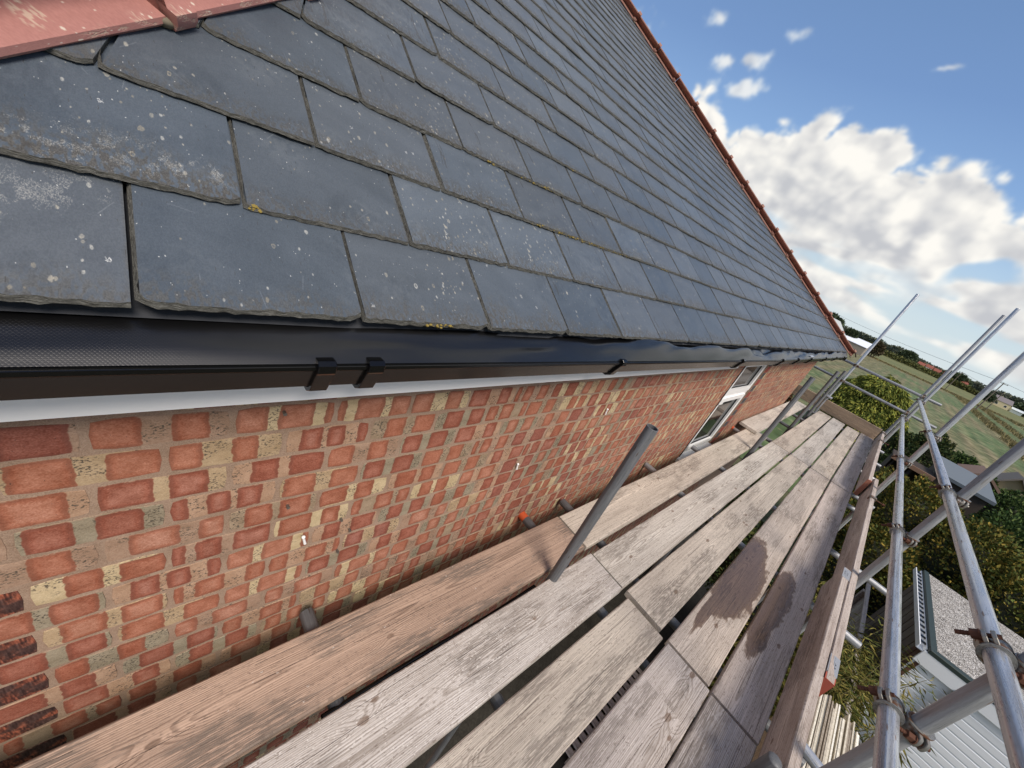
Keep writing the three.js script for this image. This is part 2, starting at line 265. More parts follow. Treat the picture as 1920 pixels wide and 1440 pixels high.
// wall: mortar bed with an opening for the window, bricks standing 5 mm proud
const wall = (() => {
  const parts = [];
  const seg = (d0, d1, y0, y1) => parts.push(box(WX - 0.25, WX - 0.0042, y0, y1, d0, d1));
  seg(-0.55, WIN.d0, GROUND, WTOP); seg(WIN.d1, WEND, GROUND, WTOP); seg(WIN.d0, WIN.d1, GROUND, WIN.y0);
  parts.push(box(-9.3, WX - 0.25, GROUND, WTOP, WEND - 0.25, WEND));
  parts.push(box(-9.3, WX - 0.25, GROUND, WTOP, -0.55, -0.30));
  return hp(house, 'wall', mergeGeometries(parts), mortarMat);
})();
{
  const R = rng(12), P = 0.0841, PD = 0.2242, BL = 0.2155, BH = 0.0757;
  const variants = [];
  for (let k = 0; k < 96; k++) {
    const cell = k % 46, L = BL, h = BH, pos = [], uv = [], idx = [], ring = [];
    const c0 = (cell % BC) / BC, r0 = Math.floor(cell / BC) / BR, flip = k > 47;
    const put = (a, y, out) => { pos.push(out, y * h, -a * L); const m = (t) => 0.02 + 0.96 * t; uv.push(c0 + m(flip ? 1 - a : a) / BC, r0 + m(flip ? 1 - y : y) / BR); };
    const nx = 6, ny = 2;
    for (let q = 0; q < nx; q++) ring.push([q / nx, 0]); for (let q = 0; q < ny; q++) ring.push([1, q / ny]);
    for (let q = 0; q < nx; q++) ring.push([1 - q / nx, 1]); for (let q = 0; q < ny; q++) ring.push([0, 1 - q / ny]);
    const rr = 0.02 + 0.03 * R();
    const jit = ring.map(([a, y]) => { const corner = (a === 0 || a === 1) && (y === 0 || y === 1) ? 1 : 0; return [a + (R() - 0.5) * 0.008 + corner * (a ? -rr : rr) * 0.45, y + (R() - 0.5) * 0.05 + corner * (y ? -rr : rr) * 1.4]; });
    for (const [a, y] of jit) put(a, y, -0.006);
    for (const [a, y] of jit) put(0.5 + (a - 0.5) * 0.99, 0.5 + (y - 0.5) * 0.965, -0.0022 - 0.001 * R());
    const n = ring.length, c = pos.length / 3;
    for (const a of [0.22, 0.5, 0.78]) put(a, 0.5, -0.0018 + 0.0008 * R());
    for (let q = 0; q < n; q++) {
      const t = (q + 1) % n; idx.push(q, t, n + q, t, n + t, n + q);
      const am = (jit[q][0] + jit[t][0]) / 2, cc = am < 0.36 ? c : am < 0.64 ? c + 1 : c + 2; idx.push(n + q, n + t, cc);
    }
    idx.push(n, c, n + 1); idx.length -= 3;
    // close the fan between neighbouring centres
    for (let q = 0; q < n; q++) { const t = (q + 1) % n, am = (jit[q][0] + jit[t][0]) / 2, cq = am < 0.36 ? 0 : am < 0.64 ? 1 : 2; const t2 = (t + 1) % n, am2 = (jit[t][0] + jit[t2][0]) / 2, cq2 = am2 < 0.36 ? 0 : am2 < 0.64 ? 1 : 2; if (cq !== cq2) idx.push(n + t, c + cq2, c + cq); }
    variants.push(toCreasedNormals(build(pos, idx, uv), 0.7));
  }
  const spots = [];
  for (let row = -1; row < 30; row++) {
    const yTop = -0.6267 - P * row, y0 = yTop - P + (P - BH) / 2, off = (row & 1) ? 0.035 : -0.075;
    for (let k = -4; k < 40; k++) {
      let d = off + PD * k + 0.005, len = 1;
      if (d + BL < -0.5 || d > WEND) continue;
      if (y0 > WTOP - 0.1) continue;
      if (d + BL > WEND) { len = (WEND - d) / BL; if (len < 0.2) continue; }
      if (y0 + BH > WIN.y0 && d < WIN.d1 + 0.112 && d + BL > WIN.d0) {
        if (d < WIN.d0 - 0.05) len = (WIN.d0 - 0.003 - d) / BL; else if (d + BL > WIN.d1 + 0.14) { const e = d + BL; d = WIN.d1 + 0.118; len = (e - d) / BL; } else continue;
      }
      let v = Math.floor(R() * 92); if (v % 46 > 43) v -= 3; if (row > 4 && (row & 1) && Math.abs(d + BL + 0.193) < 0.02) v = 44 + Math.floor(R() * 2);
      if (row > 22 && d > 6) continue;
      spots.push({ x: WX, y: y0, d, len, v, far: Math.hypot(0.82, y0, d) + (y0 < -1.85 ? 50 : 0) });
    }
  }
  spots.sort((a, b) => a.far - b.far);
  const rest = [];
  spots.forEach((s, i) => {
    const tw = (R() - 0.5) * 0.006, dx = (R() - 0.5) * 0.002, dy = (R() - 0.5) * 0.003, g = variants[s.v];
    const m = new THREE.Matrix4().makeRotationX(tw).scale(new THREE.Vector3(1, 1, s.len)).setPosition(s.x + dx - HP.x, s.y + dy - HP.y, -s.d - HP.z);
    if (i < 280) { const b = mesh(wall, 'brick', g, brickMat); m.decompose(b.position, b.quaternion, b.scale); } else rest.push(g.clone().applyMatrix4(m));
  });
  mesh(wall, 'far_bricks', mergeGeometries(rest), brickMat).userData.kind = 'stuff';
  // alternating red and blue-black headers edging the far side of the window
  for (let k = 0; k < 17; k++) {
    const cell = 46 + (k & 1), c0 = (cell % BC) / BC, r0 = Math.floor(cell / BC) / BR;
    const g = box(WX - 0.10, WX - 0.0005, 0, BH, 0, 0.107, 0.002), p = g.attributes.position, uv = g.attributes.uv;
    for (let i = 0; i < p.count; i++) uv.setXY(i, c0 + (0.2 + 0.6 * clamp(-p.getZ(i) / 0.107)) / BC, r0 + (0.1 + 0.8 * p.getY(i) / BH) / BR);
    g.translate(0, -0.6267 - P * (k - 2) - P + 0.005, -WIN.d1 - 0.003);
    hp(wall, 'jamb_brick', g, brickMat);
  }
}
// upstairs window
{
  const w = hgroup(house, 'window'), { d0, d1, y0 } = WIN, fx = WX - 0.044, top = -0.52;
  const frame = (a, b, lo, hi, x, t, dep) => mergeGeometries([box(x - dep, x, lo, hi, a, a + t, 0.004), box(x - dep, x, lo, hi, b - t, b, 0.004), box(x - dep, x - 0.001, lo, lo + t, a + t, b - t, 0.004), box(x - dep, x - 0.001, hi - t, hi, a + t, b - t, 0.004)]);
  hp(w, 'window_frame', mergeGeometries([frame(d0 + 0.004, d1 - 0.012, y0 + 0.03, top, fx + 0.02, 0.062, 0.07), box(fx - 0.05, fx + 0.019, -0.99, -0.93, d0 + 0.066, d1 - 0.074, 0.004)]), upvc);
  hp(w, 'opening_sash', frame(d0 + 0.055, d1 - 0.064, -1.655, -0.985, fx + 0.035, 0.05, 0.05), upvc);
  hp(w, 'opening_sash', frame(d0 + 0.055, d1 - 0.064, -0.935, -0.57, fx + 0.035, 0.05, 0.05), upvc);
  const glass = new THREE.MeshPhysicalMaterial({ color: RGB(26, 29, 32), roughness: 0.06, metalness: 0, ior: 1.35 });
  const gasket = std({ color: RGB(26, 26, 28), roughness: 0.6 });
  for (const [lo, hi] of [[-1.607, -1.033], [-0.887, -0.618]]) {
    hp(w, 'pane', box(fx - 0.004, fx + 0.006, lo, hi, d0 + 0.105, d1 - 0.114), glass);
    hp(w, 'gasket', mergeGeometries([box(fx + 0.0065, fx + 0.012, lo, hi, d0 + 0.105, d0 + 0.113), box(fx + 0.0065, fx + 0.012, lo, hi, d1 - 0.122, d1 - 0.114), box(fx + 0.0065, fx + 0.012, lo, lo + 0.008, d0 + 0.113, d1 - 0.122), box(fx + 0.0065, fx + 0.012, hi - 0.008, hi, d0 + 0.113, d1 - 0.122)]), gasket);
  }
  hp(w, 'window_handle', box(fx + 0.035, fx + 0.05, -1.04, -0.975, d0 + 0.03, d0 + 0.13, 0.005), upvc);
  hp(w, 'seal', mergeGeometries([box(WX - 0.02, WX + 0.003, y0 + 0.03, top, d0 - 0.014, d0 + 0.003), box(WX - 0.042, WX - 0.034, y0 + 0.03, top, d1 - 0.0115, d1 - 0.0065)]), gasket);
  hp(w, 'sill', (() => { const s = new THREE.Shape(); s.moveTo(WX - 0.2, y0 - 0.03); s.lineTo(WX + 0.055, y0 - 0.03); s.lineTo(WX + 0.06, y0 - 0.004); s.lineTo(WX + 0.03, y0 + 0.006); s.lineTo(WX - 0.08, y0 + 0.029); s.lineTo(WX - 0.2, y0 + 0.029); s.closePath(); const g = new THREE.ExtrudeGeometry(s, { depth: d1 - d0 + 0.06, bevelEnabled: false }); g.translate(0, 0, -d1 - 0.03); return g; })(), upvc);
}
// small fixings left in the brickwork
{
  const plug = upvc;
  for (const [d, y] of [[0.352, -1.165], [1.83, -0.845], [1.27, -1.10]]) {
    const g = mergeGeometries([new THREE.CylinderGeometry(0.0035, 0.0045, 0.034, 10).rotateX(0.25), new THREE.SphereGeometry(0.006, 10, 6).translate(0, 0.018, 0.004)]); g.translate(WX + 0.008, y, -d); hp(wall, 'cable_clip', g, plug);
  }
  for (const [d, y] of [[0.25, -0.65], [0.29, -0.99], [0.46, -1.12], [0.50, -1.19], [0.475, -1.29]]) hp(wall, 'screw', new THREE.CylinderGeometry(0.004, 0.0045, 0.012, 12).rotateZ(Math.PI / 2).translate(WX + 0.004, y, -d), std({ color: RGB(120, 118, 112), metalness: 0.7, roughness: 0.4 }));
}
// ------------------------------------------------------------------ roof
const PITCH = 34 * Math.PI / 180, CP = Math.cos(PITCH), SP = Math.sin(PITCH), EX = -0.665, EY = -0.3315;
const HL = -0.62, HR = 9.1, HK = CP, SRIDGE = (HR - HL) / 2 / HK;
const roofP = (s, d, h = 0) => V(EX - s * CP + h * SP, EY + s * SP + h * CP, d);
const roof = (() => {                                   // timber and felt under the slates, all four faces
  const h = -0.012, pos = [], idx = [], A = roofP(0, HL, h), B = roofP(0, HR, h), rx = EX - SRIDGE * CP, ry = EY + SRIDGE * SP - 0.012;
  const rl = V(rx, ry, HL + SRIDGE * HK), back = 2 * rx - EX;
  const C = V(back, A.y, HL), D = V(back, A.y, HR);
  for (const p of [A, B, D, C, rl]) pos.push(p.x, p.y, p.z);
  idx.push(0, 1, 4, 1, 2, 4, 2, 3, 4, 3, 0, 4, 0, 2, 1, 0, 3, 2);
  const uv = new Array(10).fill(0).map((_, i) => pos[Math.floor(i / 2) * 3 + (i & 1 ? 2 : 0)]);
  return hp(house, 'roof', toCreasedNormals(build(pos, idx, uv), 0.2), std({ color: RGB(52, 54, 58), roughness: 0.9 }));
})();
{
  const R = rng(8), G = 0.2095, WD = 0.3165, LEN = 0.45, list = [];
  const off = [0, 0.150, -0.018, 0.128, 0.01, 0.16, -0.03, 0.14];
  for (let c = 0; c < 28; c++) {
    const s0 = c * G, o = off[c % 8] + (c > 7 ? (R() - 0.5) * 0.05 : 0);
    let d = o - WD * 3; const lo = HL + HK * s0, hi = HR - HK * s0; if (hi - lo < 0.2) break;
    while (d < hi) {
      const w = WD + (R() - 0.5) * 0.010; const ga = 0.002 + 0.0055 * R() * R(); const a = Math.max(d + ga, lo), b = Math.min(d + w - 0.0018, hi); d += w;
      if (b - a < 0.03) continue;
      list.push({ c, s0, a, b, full: d, far: Math.hypot(0.665 + s0 * CP, EY + s0 * SP, (a + b) / 2) });
    }
  }
  list.sort((p, q) => p.far - q.far);
  const rest = [], EU = (slateCols - 0.5) / slateCols, EV = (slateRows - 0.5) / slateRows;
  list.forEach((q, i) => {
    const near = q.far < 3, n = near ? 29 : 7, T = 0.0085 + 0.0045 * R(), top = 0.0205 + 0.0025 * (R() - 0.5), tilt = -0.0095 / G + (R() - 0.5) * 0.003, roll = (R() - 0.5) * 0.008;
    let cell = Math.floor(R() * (slateCols * slateRows - 1)); if (cell % 7 === 3 && R() < 0.7) cell++; if ((q.c === 2 || q.c === 3) && q.a > 0.85 && q.a < 1.75) cell = 3 + 7 * Math.floor(R() * 4); if (cell === 1 || cell === 9) cell += 4; if (q.c === 0 && q.b < 0.02) cell = 1; if (q.c === 1 && q.a < 0.1) cell = 9; cell %= 29; const cu = (cell % slateCols) / slateCols, cv = Math.floor(cell / slateCols) / slateRows, fl = R() < 0.5;
    const skew = (R() - 0.5) * 0.006, rag = near ? 0.0013 : 0.0012, len = Math.min(LEN, SRIDGE - q.s0);
    const pos = [], uv = [], idx = [];
    const put = (s, d, h, eu, ev) => { const lo = HL + HK * s, hi = HR - HK * s; d = clamp(d, lo, Math.max(lo, hi)); const p = roofP(s, d, h); pos.push(p.x, p.y, p.z);
      if (eu !== undefined) uv.push(EU + (eu - 0.5) * 0.18, EV + ev * 0.05); else { const u = clamp((d - q.a) / 0.3165), v = clamp((s - q.s0) / 0.26); uv.push(cu + (0.01 + 0.98 * (fl ? 1 - u : u)) / slateCols, cv + (0.006 + 0.988 * v) / slateRows); } };
    const chipA = R() < 0.35 ? 0.004 + 0.012 * R() : 0.002, chipB = R() < 0.35 ? 0.004 + 0.012 * R() : 0.002, W = q.b - q.a;
    const H = (s, t) => top + tilt * (s - q.s0) + roll * (t - 0.5) * W;
    const ts = [], ds = []; for (let k = 0; k < n; k++) { const t = k / (n - 1); ts.push(t); const cd = Math.max(chipA * ss(0.06, 0, t), chipB * ss(0.94, 1, t)); ds.push(q.s0 + skew * (t - 0.5) + (R() - 0.5) * rag * 2 + cd * 0.8); }
    const dd = (t) => q.a + W * t;
    // dressed edges: the face stops short of the riven tail and of the near side, which break away in ragged flakes
    const lip = [], side = [], ns = near ? 9 : 4, bev = 0.0028 + 0.0035 * R();
    for (let k = 0; k < n; k++) lip.push(ds[k] + 0.0035 + 0.0045 * R() * (0.5 + fbm(ts[k] * 7 + i, 2, 2)));
    for (let k = 0; k < ns; k++) side.push(k === 0 ? bev : bev * (0.45 + 1.1 * R()));
    const tt = (k) => Math.max(ts[k], Math.min(1, side[0] / W));
    for (let k = 0; k < n; k++) put(lip[k], dd(tt(k)), H(q.s0, ts[k]) - 0.0003);
    for (let k = 0; k < n; k++) put(q.s0 + len, dd(tt(k)), H(q.s0 + len, ts[k]));
    for (let k = 0; k < n - 1; k++) idx.push(k, k + 1, n + k, k + 1, n + k + 1, n + k);
    const e0 = pos.length / 3;
    for (let k = 0; k < n; k++) put(lip[k], dd(tt(k)), H(q.s0, ts[k]) - 0.0003, ts[k], 0.9);
    for (let k = 0; k < n; k++) put(ds[k] + (R() - 0.5) * 0.0025, dd(ts[k]), H(q.s0, ts[k]) - T * (0.45 + 0.3 * R()), ts[k], 0);
    for (let k = 0; k < n; k++) put(ds[k] + 0.004 + 0.005 * R(), dd(ts[k]), H(q.s0, ts[k]) - T * (0.9 + 0.08 * R()), ts[k], -0.5);
    for (let r = 0; r < 2; r++) for (let k = 0; k < n - 1; k++) { const a = e0 + r * n + k; idx.push(a, a + n, a + 1, a + 1, a + n, a + n + 1); }
    { const sAt = (k) => k === 0 ? lip[0] : mix(q.s0, q.s0 + len * 0.55, k / (ns - 1)), b = pos.length / 3;            // near side
      for (let k = 0; k < ns; k++) put(sAt(k), q.a + (k === 0 ? side[0] : Math.min(side[k], side[0] * 1.6)), H(sAt(k), 0) + (k ? 0.0002 : -0.0003), k / ns, 0.6);
      for (let k = 0; k < ns; k++) put(k === 0 ? ds[0] : sAt(k), q.a + (R() - 0.5) * 0.001, H(sAt(k), 0) - T * 0.8, k / ns, -0.4);
      for (let k = 0; k < ns - 1; k++) idx.push(b + k, b + k + 1, b + ns + k, b + k + 1, b + ns + k + 1, b + ns + k);
      const c = pos.length / 3; put(ds[n - 1] + 0.004, q.b, H(q.s0, 1), 0.2, 0.2); put(ds[n - 1], q.b, H(q.s0, 1) - T, 0.2, -0.2); put(q.s0 + len, q.b, H(q.s0 + len, 1), 0.8, 0.2); put(q.s0 + len, q.b, H(q.s0 + len, 1) - T, 0.8, -0.2); idx.push(c, c + 1, c + 2, c + 1, c + 3, c + 2); }
    const g = toCreasedNormals(build(pos, idx, uv), 0.5);
    if (i < 290) hp(roof, 'slate', g, slateMat); else rest.push(g);
  });
  // cushions of yellow lichen and moss on a few tails
  const tufts = [], RM = rng(77);
  for (const [s0, da, db, n] of [[2 * G, 0.98, 1.62, 150], [3 * G, 1.02, 1.2, 36], [1 * G, 0.155, 0.175, 14], [0, 0.44, 0.52, 26], [3 * G, 0.86, 0.9, 12], [2 * G, 1.95, 2.05, 16], [4 * G, 1.4, 1.46, 12]])
    for (let k = 0; k < n; k++) { const t = fbm(k * 0.11 + s0 * 9, 3, 2), g = new THREE.IcosahedronGeometry(0.0016 + 0.0042 * RM() * RM() * t * 1.8, 0), p = roofP(s0 + 0.002 + (RM() - 0.35) * 0.011, mix(da, db, clamp(RM() + 0.25 * (fbm(k * 0.37, s0 * 40, 2) - 0.5))), 0.013 + 0.005 * RM()); g.scale(1, 0.7, 1); g.translate(p.x, p.y, p.z); tufts.push(g); }
  hp(roof, 'yellow_moss', mergeGeometries(tufts), std({ color: RGB(136, 118, 58), roughness: 1 })).userData.kind = 'stuff';
  hp(roof, 'far_slates', mergeGeometries(rest), slateMat).userData.kind = 'stuff';
}
// hip tiles: clay angles with a rolled collar
const beddingMat = std({ color: RGB(112, 104, 88), roughness: 0.95 });
function hipTiles(sign, d0, first, count, step) {
  const a = new THREE.Vector3(-CP, SP, sign * -HK).normalize();                    // up the hip (three.js axes)
  const n1 = new THREE.Vector3(SP, CP, 0), n2 = new THREE.Vector3(0, CP, sign * SP);
  let w1 = new THREE.Vector3().crossVectors(n1, a); if (w1.z * -sign < 0) w1.negate();
  let w2 = new THREE.Vector3().crossVectors(n2, a); if (w2.x < 0) w2.negate();
  const up = n1.clone().add(n2).normalize();
  const section = (grow) => {                             // closed outline in (w1, w2, up)
    const o = [], Wd = (sign > 0 ? 0.155 : 0.115) + grow, th = 0.016 + grow;
    const at = (w, t, h) => w.clone().multiplyScalar(t).addScaledVector(w === w1 ? n1 : n2, h);
    o.push(at(w1, Wd, 0.016), at(w1, Wd + 0.004, 0.016 + th * 0.5), at(w1, Wd, 0.016 + th)); for (const t of [0.10, 0.05]) o.push(at(w1, t, 0.016 + th));
    o.push(up.clone().multiplyScalar(0.024 + th)); for (const t of [0.05, 0.10]) o.push(at(w2, t, 0.016 + th)); o.push(at(w2, Wd, 0.016 + th), at(w2, Wd + 0.004, 0.016 + th * 0.5), at(w2, Wd, 0.016), up.clone().multiplyScalar(0.018));
    return o;
  };
  const R = rng(50 + sign);
  for (let k = 0; k < count; k++) {
    const c = roofP(0, d0, 0).addScaledVector(a, first + k * step), pos = [], uv = [], idx = [], sw = (R() - 0.5) * 0.02, lift = 0.004 * R();
    const st = [[0, 0.012], [0.05, 0.012], [0.052, 0], [step - 0.004, 0]];
    if (sign < 0) { st[0][1] = st[1][1] = 0.016; }
    st.forEach(([l, gr]) => section(gr).forEach((q, j, arr) => { const p = c.clone().addScaledVector(a, l).add(q).addScaledVector(up, lift).addScaledVector(w1, sw * (l / step - 0.5)); pos.push(p.x, p.y, p.z); uv.push(k * 0.37 + l, j / arr.length * 0.36); }));
    const n = section(0).length;
    for (let r = 0; r < st.length - 1; r++) for (let j = 0; j < n; j++) { const j2 = (j + 1) % n; idx.push(r * n + j, r * n + j2, (r + 1) * n + j, r * n + j2, (r + 1) * n + j2, (r + 1) * n + j); }
    for (let j = 1; j < n - 1; j++) { idx.push(0, j + 1, j); const b = (st.length - 1) * n; idx.push(b, b + j, b + j + 1); }
    const g = toCreasedNormals(build(pos, idx, uv), 0.6);
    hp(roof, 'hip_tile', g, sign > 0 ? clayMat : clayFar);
    // mortar bedding at the joint
    if (k % 1 === 0) { const m = new THREE.IcosahedronGeometry(0.016, 1); const p = c.clone().addScaledVector(w1, 0.15).addScaledVector(n1, 0.018); m.scale(1.2, 0.6, 1); m.translate(p.x, p.y, p.z); hp(roof, 'mortar_bedding', m, beddingMat); }
  }
  return { a, c: roofP(0, d0, 0) };
}
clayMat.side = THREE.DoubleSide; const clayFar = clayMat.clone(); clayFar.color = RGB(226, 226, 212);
hipTiles(1, HL, 0.02, 16, 0.44);
const rh = hipTiles(-1, HR, 0.0, 16, 0.452);
{ // scrolled hip iron at the far corner
  const p0 = roofP(0.0, HR, 0.05), o = new THREE.Vector3(0.5, -0.25, -0.8).normalize(), pts = [];
  for (let k = 0; k <= 18; k++) { const t = k / 18, an = t * 4.6; pts.push(p0.clone().addScaledVector(o, 0.02 + 0.16 * t - 0.03 * Math.sin(an)).add(new THREE.Vector3(0, 0.05 * Math.sin(an * 0.9) * t + 0.04 * t, 0))); }
  hp(roof, 'hip_iron', new THREE.TubeGeometry(new THREE.CatmullRomCurve3(pts), 40, 0.009, 8), std({ color: RGB(62, 44, 38), roughness: 0.8, metalness: 0.3 }));
}
// eaves: fascia, soffit, gutter, brackets, leaf guard
const GEND = 8.95;
hp(house, 'fascia', mergeGeometries([box(-0.735, -0.72, -0.5426, -0.36, -0.7, 3.3, 0.002), box(-0.735, -0.7205, -0.506, -0.36, 3.3, GEND - 0.05, 0.002), box(-9.4, -0.735, -0.55, -0.36, GEND - 0.07, GEND - 0.055)]), upvc);
hp(house, 'soffit', mergeGeometries([box(WX + 0.004, -0.737, -0.505, -0.495, -0.7, WEND), box(-9.3, -0.737, -0.536, -0.526, WEND + 0.003, GEND - 0.075)]), upvc);
const fall = (d) => 0.0062 * clamp(d, 0, 4) - 0.0038 * clamp(d - 4, 0, 5), fallen = (g) => { const p = g.attributes.position; for (let i = 0; i < p.count; i++) p.setY(i, p.getY(i) - fall(-p.getZ(i))); return g; };
const gutter = (() => {
  const out = [[-0.718, -0.372], [-0.716, -0.437], [-0.704, -0.4485], [-0.640, -0.4485], [-0.627, -0.440], [-0.607, -0.395], [-0.602, -0.3905], [-0.602, -0.3835], [-0.609, -0.3815]];
  const inn = out.map(([x, y], i) => [i < 1 ? x + 0.003 : i < 3 ? x + 0.003 : x - 0.003, i === 0 ? y : y + 0.003]).reverse();
  const s = new THREE.Shape(); out.forEach(([x, y], i) => (i ? s.lineTo(x, y) : s.moveTo(x, y))); inn.slice(1).forEach(([x, y]) => s.lineTo(x, y)); s.closePath();
  const g = new THREE.ExtrudeGeometry(s, { depth: GEND + 0.75, bevelEnabled: false, steps: 40 }); g.translate(0, 0, -GEND);
  const end = box(-0.7215, -0.602, -0.452, -0.38, GEND, GEND + 0.006);
  return hp(house, 'gutter', fallen(mergeGeometries([g, metreUV(end)])), blackPvc);
})();
{
  const clip = (d, w) => {
    const o = [[-0.719, -0.40], [-0.719, -0.445], [-0.706, -0.4565], [-0.638, -0.4565], [-0.6215, -0.446], [-0.600, -0.398], [-0.595, -0.392], [-0.595, -0.378], [-0.602, -0.3725], [-0.622, -0.3745], [-0.622, -0.3795], [-0.603, -0.3795], [-0.6005, -0.3825], [-0.6005, -0.391], [-0.606, -0.3965], [-0.6265, -0.4415], [-0.640, -0.4505], [-0.704, -0.4505], [-0.7165, -0.439], [-0.7165, -0.40]];
    const s = new THREE.Shape(); o.forEach(([x, y], i) => (i ? s.lineTo(x, y) : s.moveTo(x, y))); s.closePath();
    const g = new THREE.ExtrudeGeometry(s, { depth: w, bevelEnabled: true, bevelThickness: 0.0015, bevelSize: 0.0012, bevelSegments: 1 }); g.translate(0, 0, -d - w / 2); return fallen(g);
  };
  for (const d of [0.241, 0.332]) hp(gutter, 'union_clip', clip(d, 0.028), blackPvc);
  for (const d of [1.27, 2.78, 3.95, 4.62, 5.35, 6.45, 7.5, 8.5]) hp(gutter, 'bracket', clip(d, 0.026), blackPvc);
  // leaf guard: expanded plastic mesh tucked under the slates, buckled between its fixings
  const P = new Paint(256, 256);
  for (let y = 0; y < 256; y++) for (let x = 0; x < 256; x++) {
    const i = y * 256 + x, a = x / 32, b = y / 32; const row = Math.floor(b * 2), fx = (a + (row & 1) * 0.5) % 1, fy = (b * 2) % 1;
    const hole = Math.abs(fx - 0.5) * 1.0 + Math.abs(fy - 0.5) * 0.62 < 0.34; const t = hole ? 7 : 11; P.set(i, t, t, t + 1); P.z[i] = hole ? 20 : 220; P.r[i] = hole ? 96 : 84;
  }
  const guardMat = new THREE.MeshPhysicalMaterial({ clearcoat: 0.3, clearcoatRoughness: 0.2, map: P.color(), bumpMap: P.bump(), bumpScale: 0.00007, roughnessMap: P.rough(), roughness: 1, side: THREE.DoubleSide });
  const pos = [], uv = [], idx = [], nu = 420, nv = 12, d0 = -0.7, d1 = GEND - 0.01;
  for (let i = 0; i <= nu; i++) for (let j = 0; j <= nv; j++) {
    const d = mix(d0, d1, i / nu), v = j / nv, amp = mix(0.35, 1.25, ss(0.7, 1.6, d));
    const wav = (fbm(d * 1.5 + 4, v * 1.5 + 2, 3) - 0.5) * 0.105 * amp + (fbm(d * 5 + 14, v * 1.6 + 7, 2) - 0.5) * 0.022 * amp;
    const env = Math.sin(Math.PI * v);
    const x = mix(-0.700, -0.6085, v) + 0.010 * env * ss(0.8, 1.6, d) * fbm(d * 1.1, 3, 2), y = mix(-0.338, -0.3805 - fall(d), v) + env * (0.004 + 0.010 * ss(0.8, 1.6, d) + wav) + 0.006 * Math.exp(-Math.pow((v - 0.3) / 0.12, 2)) * ss(0.1, 0.5, d) * ss(1.4, 0.8, d);
    const p = V(x, y, d); pos.push(p.x, p.y, p.z); uv.push(d / 0.036, v * 2.7);
  }
  for (let i = 0; i < nu; i++) for (let j = 0; j < nv; j++) { const a = i * (nv + 1) + j; idx.push(a, a + nv + 1, a + 1, a + 1, a + nv + 1, a + nv + 2); }
  hp(gutter, 'leaf_guard', build(pos, idx, uv), guardMat);
  hp(gutter, 'leaf_guard_tab', box(-0.672, -0.607, -0.3745, -0.3735, 5.22, 5.42).rotateZ(0), std({ color: RGB(190, 200, 214), roughness: 0.35 }));
}

